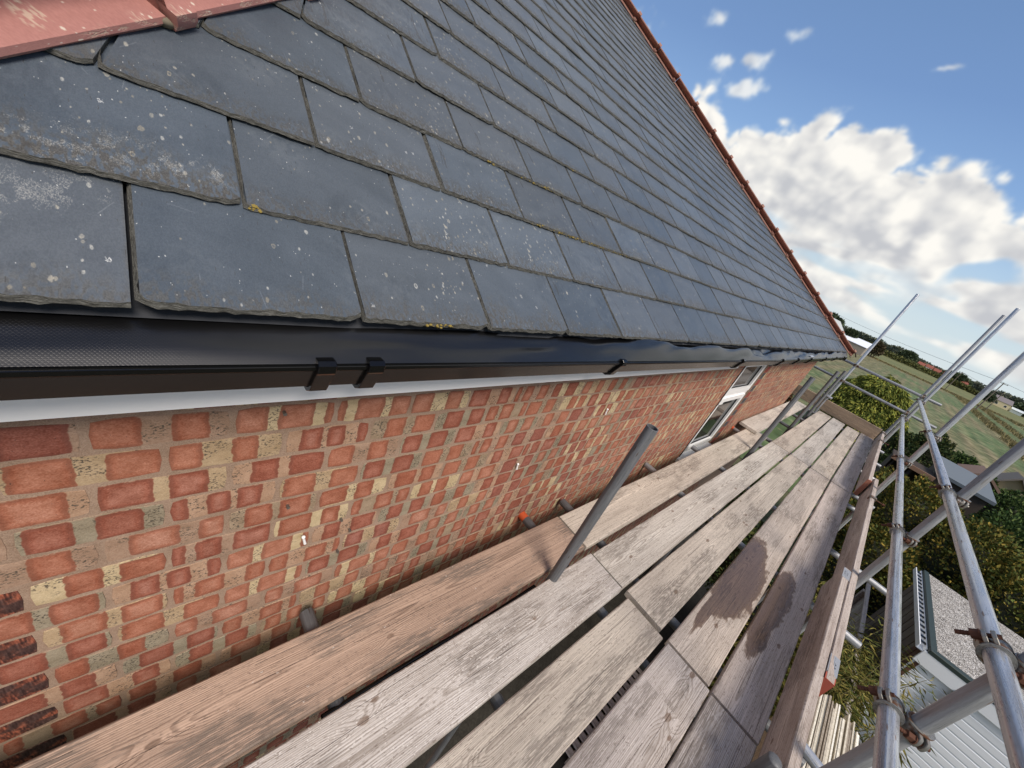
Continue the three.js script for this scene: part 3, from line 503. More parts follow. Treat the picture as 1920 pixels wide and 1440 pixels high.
// ------------------------------------------------------------------ scaffold boards
function woodPaint(seed, o = {}) {
  const W = 2048, H = 256, P = new Paint(W, H), R = rng(seed), L = 3.95, B = 0.225;
  const base = o.base ?? [203, 195, 183], dark = o.dark ?? [128, 116, 104];
  const yc = B * (0.2 + 0.6 * R()), s0 = R() * 200, knots = [];
  for (let k = 0; k < 4 + 5 * R(); k++) knots.push([R() * L, B * (0.12 + 0.76 * R()), 0.010 + 0.010 * R(), 0.06 + 0.08 * R()]);
  const fr = 190 + 90 * R();
  for (let y = 0; y < H; y++) for (let x = 0; x < W; x++) {
    const i = y * W + x, u = x / W * L, v = y / H * B;
    let z = 0.018 + 0.075 * Math.abs(fbm(u * 0.9 + s0, 2.2, 3) - 0.45) + 0.004 * fbm(u * 5 + s0, v * 30, 2);
    let yy = v - yc - 0.05 * (fbm(u * 0.45 + s0, 8.1, 3) - 0.5), kn = 0;
    for (const [kx, ky, kr, ka] of knots) { if (Math.abs(u - kx) > kr * 12) continue; const ex = (u - kx) / (kr * 4.5), ey = (v - ky) / (kr * 1.7), e = Math.exp(-ex * ex - ey * ey); yy += Math.sign(v - ky) * e * kr * 1.2; z += e * 0.01; const q = Math.hypot((u - kx) / (kr * 1.25), (v - ky) / (kr * 0.62)) + 0.35 * (fbm(u * 90, v * 90, 2) - 0.5); kn = Math.max(kn, ss(1.05, 0.7, q)); }
    const r = Math.hypot(yy, z) + 0.0012 * (fbm(u * 3 + s0, v * 160, 3) - 0.5), p = (r * fr) % 1;
    const late = ss(0.45, 0.85, p) * ss(1.0, 0.93, p);
    const fib = fbm(u * 5 + s0, v * 520, 2), blot = fbm(u * 2.4 + s0, v * 16 + s0, 4), fine = vn(x * 0.8 + s0, y * 0.9);
    let m = late * 0.46 + (fib - 0.5) * 0.75 + (blot - 0.5) * 0.45 + (fine - 0.5) * 0.16;
    const edge = ss(0.009, 0.0, Math.min(v, B - v) + 0.006 * (fbm(u * 22 + s0, v < B / 2 ? 1 : 9, 3) - 0.5));
    m += edge * 0.25;
    let c = base.map((q, k) => mix(q, dark[k], clamp(m, -0.4, 1)));
    const soot = (o.soot ?? 0.38) * ss(0.50, 0.66, fbm(u * 3.1 + s0, v * 13 + s0 + 5, 4)) * ss(0.34, 0.60, fbm(u * 26, v * 340 + s0, 3)); c = c.map((q, k) => mix(q, [92, 84, 76][k], soot));
    if (kn) { const kr = 0.5 + 0.5 * fbm(u * 130, v * 130, 2); c = c.map((q, k) => mix(q, [104, 82, 66][k], kn * kr * 0.75)); }
    const dirt = ss(0.66, 0.74, fbm(u * 70 + s0, v * 420 + s0, 3)) * 0.35; c = c.map((q, k) => mix(q, [88, 76, 66][k], dirt));
    P.set(i, ...c); P.z[i] = 150 - 40 * late - 50 * (fib - 0.5) - 30 * dirt; P.r[i] = 218;
  }
  const put = (x, y, col, a, dz = 0) => { x = ((x | 0) % W + W) % W; y |= 0; if (y < 0 || y >= H) return; const i = y * W + x; P.blend(i, col, a); P.z[i] += dz * a; };
  // drying shakes along the grain
  for (let q = 0; q < 9 + 6 * R(); q++) { const cy = H * (0.1 + 0.8 * R()), a = R() * W, ln = W * (0.04 + 0.25 * R() * R()), ph = R() * 99; for (let k = 0; k < ln; k++) { const yy = cy + 7 * (fbm((a + k) * 0.006 + ph, 3, 3) - 0.5); put(a + k, yy, [46, 38, 34], 0.9, -110); if (R() < 0.45) put(a + k, yy + 1, [58, 48, 42], 0.5, -60); } }
  // dents, saw nicks and nail marks
  for (let q = 0; q < 34; q++) { const px = R() * W, py = R() * H, ln = 3 + 16 * R(), an = (R() - 0.5) * 2.6; for (let k = 0; k < ln; k++) put(px + Math.cos(an) * k * 0.5, py + Math.sin(an) * k, [76, 62, 54], 0.6, -50); }
  for (let q = 0; q < 70; q++) { const px = R() * W, py = R() * H; put(px, py, [70, 58, 50], 0.8, -40); put(px + 1, py, [70, 58, 50], 0.6, -40); }
  for (let q = 0; q < 46; q++) { const px = R() * W, py = R() * H, n = 1 + 3 * R() * R(); for (let k = 0; k < n * 4; k++) put(px + (R() - 0.5) * n * 1.2, py + (R() - 0.5) * n * 2, [222, 216, 208], 0.75, 10); }
  if (o.paint) for (let q = 0; q < o.paint; q++) { const t = R(), px = W * (o.paintAt[0] + (o.paintAt[1] - o.paintAt[0]) * (1 - t * t)), py = R() * H, n = 1.2 + 9 * R() * R() * R() * R(); for (let k = 0; k < n * 6; k++) put(px + (R() - 0.5) * n * 0.8, py + (R() - 0.5) * n * 1.6, [228, 223, 214], 0.55 + 0.4 * R(), 20); }
  if (o.scratch) for (let q = 0; q < o.scratch; q++) { const px = W * (o.scratchAt[0] + (o.scratchAt[1] - o.scratchAt[0]) * R()), py = R() * H * 0.9, ln = 10 + 26 * R(); for (let k = 0; k < ln; k++) put(px - k * 0.12, py + k, [222, 218, 214], 0.7); }
  if (o.brown) for (let q = 0; q < o.brown; q++) { const px = W * (0.30 + 0.2 * R()), py = R() * H, ln = 20 + 70 * R(), an = 0.4 + R() * 2.2; for (let k = 0; k < ln; k++) put(px + Math.cos(an) * k * 0.5, py + Math.sin(an) * k, [70, 58, 50], 0.65, -40); }
  if (o.wet) for (let y = 0; y < H; y++) for (let x = 0; x < W; x++) {        // spilt water: darkened, smooth
    const i = y * W + x, u = x / W * L, v = y / H * B; let d = -9;
    for (const [a, b, rx, ry] of o.wet) d = Math.max(d, 1 - Math.hypot((u - a) / rx, (v - b) / ry));
    d += 0.42 * (fbm(u * 9 + 3, v * 22 + 5, 4) - 0.5) + 0.18 * (fbm(u * 40, v * 60, 2) - 0.5);
    const m = ss(0.0, 0.16, d + 0.10 * (fbm(u * 3, v * 300, 2) - 0.5)); if (m <= 0) continue;
    const k = i * 3, deep = ss(0.06, 0.5, d); for (let j = 0; j < 3; j++) P.c[k + j] *= mix(1, [0.58, 0.51, 0.45][j], m);
    P.r[i] = mix(P.r[i], mix(120, 34, deep), m); P.z[i] = mix(P.z[i], 140, m * (0.4 + 0.6 * deep));
  }
  return P;
}
const woodMat = (seed, o) => { const p = woodPaint(seed, o); return std({ map: p.color(), bumpMap: p.bump(), bumpScale: 0.002, roughnessMap: p.rough(), roughness: 1, metalness: 0 }); };
const W1 = woodMat(201), W2 = woodMat(202, { base: [200, 188, 172] }), W3 = woodMat(203, { base: [190, 180, 172] }), W4 = woodMat(204, { base: [204, 192, 176], brown: 14 });
const WB = woodMat(205, { soot: 0.55, base: [176, 150, 130], dark: [104, 84, 70] });
const WP = woodMat(206, { base: [200, 192, 183], paint: 1100, paintAt: [0.30, 1.0] });
const WW1 = woodMat(207, { base: [195, 182, 169], wet: [[0.86, 0.10, 0.50, 0.125], [1.18, 0.06, 0.34, 0.10], [0.45, 0.05, 0.30, 0.03]], brown: 8 });
const WW2 = woodMat(208, { base: [193, 180, 171], wet: [[1.0, 0.05, 0.42, 0.085], [0.70, 0.05, 0.34, 0.06]], scratch: 60, scratchAt: [0.42, 1.0] });
const WS = woodMat(209, { base: [188, 179, 173], scratch: 40, scratchAt: [0.0, 0.5] });

// a plank: local x across, y down from its top face, -z along; edges chamfered and a little uneven
function plank(L, W, T, seed, o = {}) {
  const R = rng(seed), n = o.n ?? 26, pos = [], uv = [], idx = [], s0 = R() * 100, u0 = o.u0 ?? 0, b = 0.004;
  const prof = [[-W / 2 + b, 0], [W / 2 - b, 0], [W / 2, -b], [W / 2, -T + b], [W / 2 - b, -T], [-W / 2 + b, -T], [-W / 2, -T + b], [-W / 2, -b]];
  const m = prof.length, st = [0, 0.004]; for (let k = 1; k < n; k++) st.push(L * k / n); st.push(L - 0.004, L);
  st.forEach((z, k) => { const end = k === 0 || k === st.length - 1 ? 0.93 : 1, w = 1 + (fbm(z * 1.3 + s0, 1, 3) - 0.5) * 0.012, bow = (o.bow ?? 0) * Math.sin(Math.PI * z / L), sweep = (fbm(z * 0.5 + s0, 5, 2) - 0.5) * 0.006;
    prof.forEach(([x, y], j) => { const r1 = (fbm(z * 9 + s0 + j * 7, j, 2) - 0.5) * 0.0022; pos.push(x * w * (k === 0 || k === st.length - 1 ? 0.994 : 1) + sweep + (x > 0 ? r1 : -r1), y === 0 || y === -T ? mix(-T / 2, y, end) + bow + r1 * 0.4 : mix(-T / 2, y, end) + bow, -z);
      const v = y === 0 || y === -T ? (x + W / 2) / W : (x > 0 ? 1 + y / W : -y / W); uv.push((u0 + z) / 3.95, clamp(v, 0.004, 0.996)); }); });
  const K = st.length;
  for (let k = 0; k < K - 1; k++) for (let j = 0; j < m; j++) { const j2 = (j + 1) % m, a = k * m + j, c = k * m + j2; idx.push(a, c, a + m, c, c + m, a + m); }
  const c0 = pos.length / 3; pos.push(0, -T / 2, 0, 0, -T / 2, -L); uv.push(u0 / 3.95, 0.5, (u0 + L) / 3.95, 0.5);
  for (let j = 0; j < m; j++) { const j2 = (j + 1) % m; idx.push(c0, j2, j, c0 + 1, (K - 1) * m + j, (K - 1) * m + j2); }
  return toCreasedNormals(build(pos, idx, uv), 0.6);
}
const DECK = -1.5;
const place = (m, x, y, d, yaw = 0, tilt = 0) => { m.position.copy(V(x, y, d)); m.rotation.set(tilt, yaw, 0); return m; };
let bseed = 300;
function deckBoard(x0, x1, d0, d1, mat, label, o = {}) {
  const xa = (x0[0] + x1[0]) / 2, xb = (x0[1] + x1[1]) / 2, w = ((x1[0] - x0[0]) + (x1[1] - x0[1])) / 2, L = d1 - d0;
  const m = single('scaffold_board', plank(L, w, 0.038, bseed++, o), mat, label, 'scaffold board', 'boards of the scaffold deck');
  return place(m, xa, DECK + (o.dy ?? 0), d0, Math.atan2(xa - xb, L), o.tilt ?? 0);
}
deckBoard([-0.692, -0.692], [-0.468, -0.466], -2.1, 1.708, WB, 'brown worn deck board nearest the brick wall at the near end of the scaffold');
deckBoard([-0.438, -0.432], [-0.214, -0.203], -2.1, 1.712, WP, 'pale deck board flecked with white paint, beside the near grey upright');
deckBoard([-0.172, -0.160], [0.044, 0.058], -2.1, 1.698, W2, 'near warm-toned deck board with saw cuts, next to the paint flecked board');
deckBoard([0.072, 0.080], [0.292, 0.298], -2.1, 1.700, W3, 'grey near deck board in the fourth row from the wall', { u0: 0.4 });
deckBoard([0.306, 0.309], [0.508, 0.518], -2.1, 1.690, WS, 'near deck board in the outer row along the toe board', { u0: 1 });
deckBoard([-0.690, -0.705], [-0.464, -0.478], 1.722, 5.70, W2, 'middle deck board of the row closest to the wall, running past the window', { u0: 0.2 });
deckBoard([-0.420, -0.416], [-0.207, -0.196], 1.722, 5.672, W1, 'middle deck board in the second row, beginning behind the near grey upright', {});
deckBoard([-0.186, -0.176], [0.036, 0.034], 1.732, 5.664, W4, 'middle deck board in the third row with dark scattered scratches', {});
deckBoard([0.078, 0.056], [0.286, 0.278], 1.716, 5.640, WW1, 'deck board in the fourth row carrying the larger dark puddle of spilt water', {});
deckBoard([0.306, 0.290], [0.516, 0.500], 1.706, 5.636, WW2, 'outer deck board along the toe board with the smaller puddle and a knot', {});
deckBoard([-0.412, -0.424], [-0.192, -0.200], 5.690, 9.57, W2, 'far deck board in the row beside the pair of far grey uprights', { u0: 1.7 });
deckBoard([-0.170, -0.184], [0.042, 0.038], 5.684, 9.63, W1, 'far deck board in the third row, meeting the end toe board', { u0: 2.1 });
deckBoard([0.060, 0.072], [0.270, 0.284], 5.664, 9.60, W4, 'far deck board in the fourth row from the wall', { u0: 1.2 });
deckBoard([0.288, 0.300], [0.500, 0.506], 5.656, 9.70, WS, 'dark far deck board in the outer row, in the shade of the toe board', { u0: 0.8 });
{ // the board laid on top, against the wall beyond the window
  const m = single('scaffold_board', plank(3.5, 0.225, 0.038, 390, { u0: 0.6 }), W1, 'loose board laid on top of the others against the wall beyond the window', 'scaffold board');
  place(m, -0.69, -1.455, 5.50, 0.004, 0.0);
}
// toe boards on edge: local frame rotated so that the wide face stands upright
const TB = woodMat(221, { base: [185, 172, 161], dark: [116, 98, 86] });
const plateMat = (() => { const P = new Paint(128, 64), R = rng(4); for (let i = 0; i < 128 * 64; i++) { const t = 168 + 26 * (R() - 0.5); P.set(i, t, t + 2, t + 4); } for (const [x, y, w, h] of [[22, 14, 4, 36], [32, 20, 4, 26], [42, 14, 3, 34], [74, 20, 4, 22], [80, 22, 10, 4], [80, 34, 10, 4], [60, 4, 2, 56]]) for (let a = 0; a < w; a++) for (let b = 0; b < h; b++) P.set((y + b) * 128 + x + a, 50, 50, 52); return std({ map: P.color(), metalness: 0.35, roughness: 0.5 }); })();
const redPaint = std({ color: RGB(168, 84, 66), roughness: 0.7 });
const orangePaint = std({ color: RGB(196, 84, 40), roughness: 0.65 });
function toeBoard(xc, d0, d1, label, o = {}) {
  const g = thing('toe_board', label, 'toe board', V(xc, DECK, d0), 'toe boards edging the deck');
  const p = plank(d1 - d0, 0.222, 0.038, 400 + Math.round(d0 * 10), { u0: o.u0 ?? 0 }); p.translate(0, 0.019, 0); p.rotateZ(Math.PI / 2); p.translate(0, 0.111 + (o.dy ?? 0), 0); p.rotateY(o.yaw ?? 0);
  mesh(g, 'plank', p, TB); const h = 0.222 + (o.dy ?? 0);
  if (o.plate !== undefined) { const pl = new THREE.BoxGeometry(0.0396, 0.03, 0.14); pl.translate(0, 0, 0); const q = mesh(g, 'end_plate', pl, plateMat); q.position.set(0.0012, h - 0.0137, -o.plate); }
  if (o.red) { const q = mesh(g, 'painted_end', new THREE.BoxGeometry(0.0392, 0.2235, o.redLen), o.red); q.position.set(0.0, h - 0.1108, -o.redLen / 2 + 0.0015); }
  return g;
}
toeBoard(0.544, -1.6, 3.23, 'near toe board standing along the outer edge of the deck', { u0: 0.3, plate: 4.75 });
toeBoard(0.5835, 2.06, 5.95, 'middle toe board with a red painted end and a metal end plate', { red: redPaint, redLen: 0.045, plate: 0.125, dy: 0.004 });
toeBoard(0.528, 5.72, 9.62, 'far toe board with an orange painted end lapped inside the middle one', { red: std({ color: RGB(168, 112, 90), roughness: 0.85 }), redLen: 0.028, u0: 1.2 });
{ // across the far end
  const g = thing('toe_board', 'knotty toe board across the far end of the deck', 'toe board', V(-0.99, DECK, 9.70));
  const p = plank(1.49, 0.225, 0.036, 431, { u0: 1.9 }); p.translate(0, 0.018, 0); p.rotateZ(Math.PI / 2); p.rotateY(-Math.PI / 2); p.translate(0, 0.115, 0); mesh(g, 'plank', p, woodMat(233, { base: [172, 150, 126], dark: [104, 86, 70] }));
}

// ------------------------------------------------------------------ scaffold tubes
const galv = (() => {
  const P = new Paint(512, 512), R = rng(66);
  for (let y = 0; y < 512; y++) for (let x = 0; x < 512; x++) { const i = y * 512 + x, n = fbm(x * 0.03, y * 0.012, 4), f = fbm(x * 0.28, y * 0.10, 3), s = fbm(x * 0.09, y * 0.006 + 40, 3), t = 186 + 34 * (n - 0.5) + 22 * (f - 0.5) + 30 * (s - 0.5); P.set(i, t, t + 2, t + 4); P.r[i] = 106 + 130 * (n - 0.5) + 70 * (f - 0.5); P.z[i] = 128 + 60 * (f - 0.5); }
  for (let q = 0; q < 160; q++) { let px = R() * 512, py = R() * 512; const ln = 4 + 40 * R() * R(), dk = R() < 0.6; for (let k = 0; k < ln; k++) { const i = ((py + k) & 511) * 512 + ((px + (R() < 0.1 ? 1 : 0)) & 511); P.blend(i, dk ? (q % 5 ? [92, 92, 90] : [112, 84, 66]) : [214, 214, 212], 0.5); P.r[i] += dk ? 50 : -20; } }
  for (let q = 0; q < 16; q++) { const cx = R() * 512, cy = R() * 512, rr = 6 + 26 * R() * R(), rusty = q % 3 === 0; for (let y = -40; y < 40; y++) for (let x = -20; x < 20; x++) { const d = Math.hypot(x * 1.8, y) / rr + 0.9 * (fbm((cx + x) * 0.15, (cy + y) * 0.15, 3) - 0.5); if (d < 1) { const i = ((cy + y + 512) & 511) * 512 + ((cx + x + 512) & 511); P.blend(i, rusty ? [118, 88, 68] : [176, 172, 162], 0.55); P.r[i] += 60; P.z[i] += rusty ? 0 : 50; } } }
  return P;
})();
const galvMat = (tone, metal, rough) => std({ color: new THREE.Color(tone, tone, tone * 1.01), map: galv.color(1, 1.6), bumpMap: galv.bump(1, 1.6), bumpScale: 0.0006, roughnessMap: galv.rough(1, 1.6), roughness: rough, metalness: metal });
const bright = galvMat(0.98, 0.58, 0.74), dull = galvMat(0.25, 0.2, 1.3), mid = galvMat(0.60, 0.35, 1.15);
const TR = 0.02415;
const Y = new THREE.Vector3(0, 1, 0);
function tubeGeo(L) {
  const ri = TR - 0.004, g = new THREE.LatheGeometry([[ri, 0.0], [TR - 0.0008, 0], [TR, 0.001], [TR, L - 0.001], [TR - 0.0008, L], [ri, L], [ri, 0.0]].map(([a, b]) => new THREE.Vector2(a, b)), 28);
  const p = g.attributes.position, uv = g.attributes.uv; for (let i = 0; i < p.count; i++) uv.setXY(i, uv.getX(i) * 1, p.getY(i));
  return toCreasedNormals(g, 0.7);
}
function tube(p0, p1, mat, label, group, name = 'scaffold_tube', spin = 0) {
  const d = p1.clone().sub(p0), L = d.length(), m = single(name, tubeGeo(L), mat, label, 'scaffold tube', group, p0);
  m.quaternion.setFromUnitVectors(Y, d.divideScalar(L)); m.rotateY(spin); return m;
}
const UP = 'upright tubes of the scaffold';
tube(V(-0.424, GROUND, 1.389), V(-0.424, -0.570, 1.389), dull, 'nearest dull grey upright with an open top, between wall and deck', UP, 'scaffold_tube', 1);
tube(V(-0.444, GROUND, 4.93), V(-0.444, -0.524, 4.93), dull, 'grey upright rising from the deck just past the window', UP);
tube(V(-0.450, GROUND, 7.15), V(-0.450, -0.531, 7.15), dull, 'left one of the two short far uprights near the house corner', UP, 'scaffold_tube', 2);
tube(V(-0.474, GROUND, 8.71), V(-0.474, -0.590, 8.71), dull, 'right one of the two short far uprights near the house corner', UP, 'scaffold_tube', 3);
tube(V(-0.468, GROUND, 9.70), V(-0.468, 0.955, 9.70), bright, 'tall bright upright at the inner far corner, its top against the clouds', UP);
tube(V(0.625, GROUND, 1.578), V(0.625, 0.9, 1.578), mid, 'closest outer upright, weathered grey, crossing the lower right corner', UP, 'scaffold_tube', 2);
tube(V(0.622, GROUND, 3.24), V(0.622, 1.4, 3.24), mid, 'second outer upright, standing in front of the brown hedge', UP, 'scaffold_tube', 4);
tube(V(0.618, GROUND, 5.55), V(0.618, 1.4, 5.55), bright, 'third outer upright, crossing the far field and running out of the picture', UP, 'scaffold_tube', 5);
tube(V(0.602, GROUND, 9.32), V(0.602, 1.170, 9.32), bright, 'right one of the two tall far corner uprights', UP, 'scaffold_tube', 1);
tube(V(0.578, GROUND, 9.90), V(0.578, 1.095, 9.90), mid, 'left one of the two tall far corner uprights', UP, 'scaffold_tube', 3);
const RAIL = 'guard rail tubes';
tube(V(0.562, -0.899, -1.4), V(0.560, -0.897, 4.48), bright, 'lower guard rail along the outer side, running from the foreground', RAIL, 'guard_rail', 0.6);
tube(V(0.560, -0.897, 4.482), V(0.556, -0.900, 9.72), bright, 'far length of the lower guard rail', RAIL, 'guard_rail', 2);
tube(V(0.574, -0.564, -1.4), V(0.572, -0.556, 3.30), bright, 'upper guard rail in the lower right foreground', RAIL, 'guard_rail', 1.3);
tube(V(0.572, -0.556, 3.302), V(0.556, -0.545, 9.76), bright, 'far length of the upper guard rail', RAIL, 'guard_rail', 2.6);
tube(V(-0.95, -0.492, 9.765), V(0.83, -0.484, 9.765), mid, 'upper end rail crossing the far end of the scaffold', RAIL, 'guard_rail');
tube(V(-0.99, -0.838, 9.765), V(1.0, -0.843, 9.765), mid, 'lower end rail crossing the far end of the scaffold', RAIL, 'guard_rail', 2);
// transoms under the boards, their ends showing at the wall and beyond the toe board
const TRN = 'transoms under the deck';
const TY = DECK - 0.038 - TR - 0.001;
const transoms = [[0.40, -0.79, 0.72, 'transom end poking out between wall and brown board in the foreground', dull], [1.555, -0.834, 0.70, 'transom with an orange painted end beside the wall', dull, 1], [1.905, -0.80, 0.69, 'transom just beyond the orange ended one', dull], [0.87, -0.40, 0.70, 'transom seen through the gaps of the near boards', dull], [3.06, -0.815, 0.815, 'transom whose outer end sticks far out over the bamboo', mid], [4.04, -0.795, 0.95, 'transom whose inner end lies at the window sill', mid], [5.42, -0.852, 0.71, 'far transom with an orange painted end past the window', mid, 1], [5.89, -0.86, 0.745, 'transom under the near end of the loose board', mid], [7.17, -0.80, 0.72, 'far transom below the left of the two short far uprights', mid], [8.18, -0.80, 0.72, 'far transom close to the end toe board', mid], [9.35, -0.80, 0.72, 'last transom under the far end of the deck', mid]];
for (const [d, xa, xb, label, mat, orange] of transoms) {
  const t = tube(V(xa, TY, d), V(xb, TY, d), mat, label, TRN, 'transom', d);
  if (orange) { const g = new THREE.CylinderGeometry(TR + 0.0006, TR + 0.0006, 0.05, 28, 1, true); g.translate(0, 0.0252, 0); mesh(t, 'painted_end', g, orangePaint); }
}
for (const [x, d0, d1, label] of [[-0.395, -1.8, 4.6, 'ledger tube under the near inner edge of the deck'], [-0.400, 4.62, 9.8, 'ledger tube under the far inner edge of the deck'], [0.655, -1.8, 9.8, 'ledger tube under the outer edge of the deck']]) tube(V(x, TY - 2 * TR - 0.002, d0), V(x, TY - 2 * TR - 0.002, d1), dull, label, 'ledgers under the deck', 'ledger');

// ------------------------------------------------------------------ couplers
const castMat = (() => { const P = new Paint(128, 128); for (let y = 0; y < 128; y++) for (let x = 0; x < 128; x++) { const n = fbm(x * 0.06, y * 0.06, 4), r = ss(0.56, 0.7, n), t = 138 + 60 * (fbm(x * 0.3, y * 0.3, 2) - 0.5); P.set(y * 128 + x, mix(t, 116, r), mix(t - 2, 82, r), mix(t - 8, 60, r)); P.r[y * 128 + x] = 120 + 90 * r; P.z[y * 128 + x] = 128 + 90 * (n - 0.5); } return std({ map: P.color(), bumpMap: P.bump(), bumpScale: 0.002, roughnessMap: P.rough(), roughness: 1, metalness: 0.55 }); })();
const rust = std({ color: RGB(96, 62, 46), roughness: 0.85, metalness: 0.35 });
const ringGeo = (() => { // swaged half-bands: a ring with raised lips, 46 mm wide
  const w = 0.026, ri = TR + 0.0006, ro = TR + 0.0075;
  const g = new THREE.LatheGeometry([[ri, -w], [ro + 0.003, -w], [ro + 0.003, -w + 0.005], [ro, -w + 0.008], [ro, w - 0.008], [ro + 0.003, w - 0.005], [ro + 0.003, w], [ri, w], [ri, -w]].map(([a, b]) => new THREE.Vector2(a, b)), 28); return toCreasedNormals(g, 0.5);
})();
const flapGeo = (() => { const s = new THREE.Shape(); s.moveTo(TR, -0.021); s.lineTo(TR + 0.022, -0.017); s.quadraticCurveTo(TR + 0.032, 0, TR + 0.022, 0.017); s.lineTo(TR, 0.021); s.closePath(); const g = new THREE.ExtrudeGeometry(s, { depth: 0.007, bevelEnabled: true, bevelThickness: 0.0015, bevelSize: 0.0015, bevelSegments: 1 }); return g; })();
const boltGeo = (() => { const a = new THREE.CylinderGeometry(0.0058, 0.0058, 0.085, 10), b = []; for (let k = 0; k < 14; k++) { const t = new THREE.TorusGeometry(0.0058, 0.0009, 4, 10); t.rotateX(Math.PI / 2); t.translate(0, -0.036 + k * 0.0055, 0); b.push(t); } return mergeGeometries([a, ...b]); })();
const nutGeo = (() => { const g = new THREE.CylinderGeometry(0.0125, 0.0125, 0.017, 6); return toCreasedNormals(mergeGeometries([g, new THREE.CylinderGeometry(0.014, 0.014, 0.003, 16).translate(0, -0.010, 0)]), 0.5); })();
function halfCoupler(g, c, axis, side, rusty) {         // band on one tube with its flap, bolt and nut on the given side
  const a = axis.clone().normalize(), s = side.clone().addScaledVector(a, -side.dot(a)).normalize(), t = new THREE.Vector3().crossVectors(s, a);
  const M = new THREE.Matrix4().makeBasis(s, a, t).setPosition(c.clone().sub(g.position));
  const put = (name, geo, mat) => { const m = mesh(g, name, geo.clone().applyMatrix4(M), mat); return m; };
  put('band', ringGeo, castMat);
  put('flap', mergeGeometries([flapGeo.clone().translate(0, 0, 0.0035), flapGeo.clone().translate(0, 0, -0.0145)].map((q) => q.index ? q.toNonIndexed() : q)), castMat);
  put('bolt', boltGeo.clone().rotateX(Math.PI / 2).translate(TR + 0.017, 0, 0.018), rusty);
  put('nut', nutGeo.clone().rotateX(Math.PI / 2).translate(TR + 0.017, 0, 0.024), rusty);
}
function coupler(cA, axA, cB, axB, label, o = {}) {
  const mid_ = cA.clone().add(cB).multiplyScalar(0.5), g = thing('coupler', label, 'scaffold coupler', mid_, 'couplers clamping the tubes');
  const r = o.rusty ? rust : castMat;
  halfCoupler(g, cA, axA, o.sideA ?? axB.clone(), rust); halfCoupler(g, cB, axB, o.sideB ?? axA.clone(), r);
  const d = cB.clone().sub(cA).normalize(), b = mesh(g, 'body', new THREE.CylinderGeometry(0.017, 0.017, Math.max(0.006, cA.distanceTo(cB) - 2 * TR + 0.004), 12), castMat);
  b.quaternion.setFromUnitVectors(Y, d); return g;
}
const AX = V(1, 0, 0), AY = V(0, 1, 0), AD = V(0, 0, 1);
const stds = [[0.625, 1.578, 'closest outer upright'], [0.622, 3.24, 'second outer upright'], [0.618, 5.55, 'third outer upright']];
for (const [x, d, nm] of stds) {
  coupler(V(0.561, -0.898, d - 0.006), AD, V(x, -0.898, d + 0.0), AY, `coupler with rusty bolts holding the lower guard rail to the ${nm}`, { rusty: 1, sideA: V(-0.75, 0.65, 0), sideB: V(0.3, 0, -1) });
  coupler(V(0.573, -0.560, d - 0.006), AD, V(x + 0.006, -0.560, d), AY, `coupler holding the upper guard rail to the ${nm}`, { rusty: d < 3, sideA: V(-0.75, 0.65, 0), sideB: V(0.3, 0, -1) });
}
coupler(V(0.556, -0.899, 9.33), AD, V(0.602, -0.899, 9.32), AY, 'far corner coupler on the lower guard rail', { sideA: V(-0.7, 0.7, 0), sideB: V(0.3, 0, -1) });
coupler(V(0.558, -0.547, 9.33), AD, V(0.602, -0.547, 9.32), AY, 'far corner coupler on the upper guard rail', { sideA: V(-0.7, 0.7, 0), sideB: V(0.3, 0, -1) });
coupler(V(-0.468, -0.491, 9.765), AX, V(-0.468, -0.491, 9.70), AY, 'dark rusty coupler where the upper end rail meets the tall inner upright', { rusty: 1 });
coupler(V(-0.468, -0.839, 9.765), AX, V(-0.468, -0.839, 9.70), AY, 'coupler where the lower end rail meets the tall inner upright');
coupler(V(0.578, -0.485, 9.765), AX, V(0.578, -0.485, 9.90), AY, 'dark rusty coupler where the upper end rail meets the outer corner', { rusty: 1 });
coupler(V(0.578, -0.842, 9.765), AX, V(0.578, -0.842, 9.90), AY, 'dark coupler where the lower end rail meets the outer corner', { rusty: 1 });
tube(V(-0.56, -1.20, 9.655), V(-0.40, -1.21, 9.655), bright, 'short pale tube stub at the foot of the tall inner upright', undefined, 'tube_stub');
// toe board clips: a strap over the board tied to the upright behind it
function toeClip(x, d, xs, label) {
  const g = thing('toe_board_clip', label, 'toe board clip', V(x, DECK + 0.222, d), 'clips holding the toe boards');
  const s = new THREE.Shape(); [[-0.027, -0.03], [-0.027, 0.006], [-0.021, 0.012], [0.024, 0.012], [0.030, 0.006], [0.030, -0.05], [0.0245, -0.05], [0.0245, 0.006], [-0.0215, 0.006], [-0.0215, -0.03]].forEach(([a, b], i) => (i ? s.lineTo(a, b) : s.moveTo(a, b)));
  const e = new THREE.ExtrudeGeometry(s, { depth: 0.05, bevelEnabled: true, bevelThickness: 0.001, bevelSize: 0.001, bevelSegments: 1 }); e.translate(0, 0.003, -0.025); mesh(g, 'strap', e, castMat);
  const b = new THREE.CylinderGeometry(0.006, 0.006, xs - x + 0.03, 10); b.rotateZ(Math.PI / 2); b.translate((xs - x) / 2 + 0.02, -0.012, -0.035); mesh(g, 'bolt', b, rust);
  const n = nutGeo.clone(); n.rotateZ(Math.PI / 2); n.translate(xs - x + 0.02, -0.012, -0.035); mesh(g, 'nut', n, rust);
}
toeClip(0.5835, 5.13, 0.66, 'clip with a bolt over the middle toe board near the third outer upright');
toeClip(0.528, 8.55, 0.60, 'clip over the far toe board near the corner');
toeClip(0.528, 9.42, 0.60, 'last clip over the far toe board, at the corner itself');
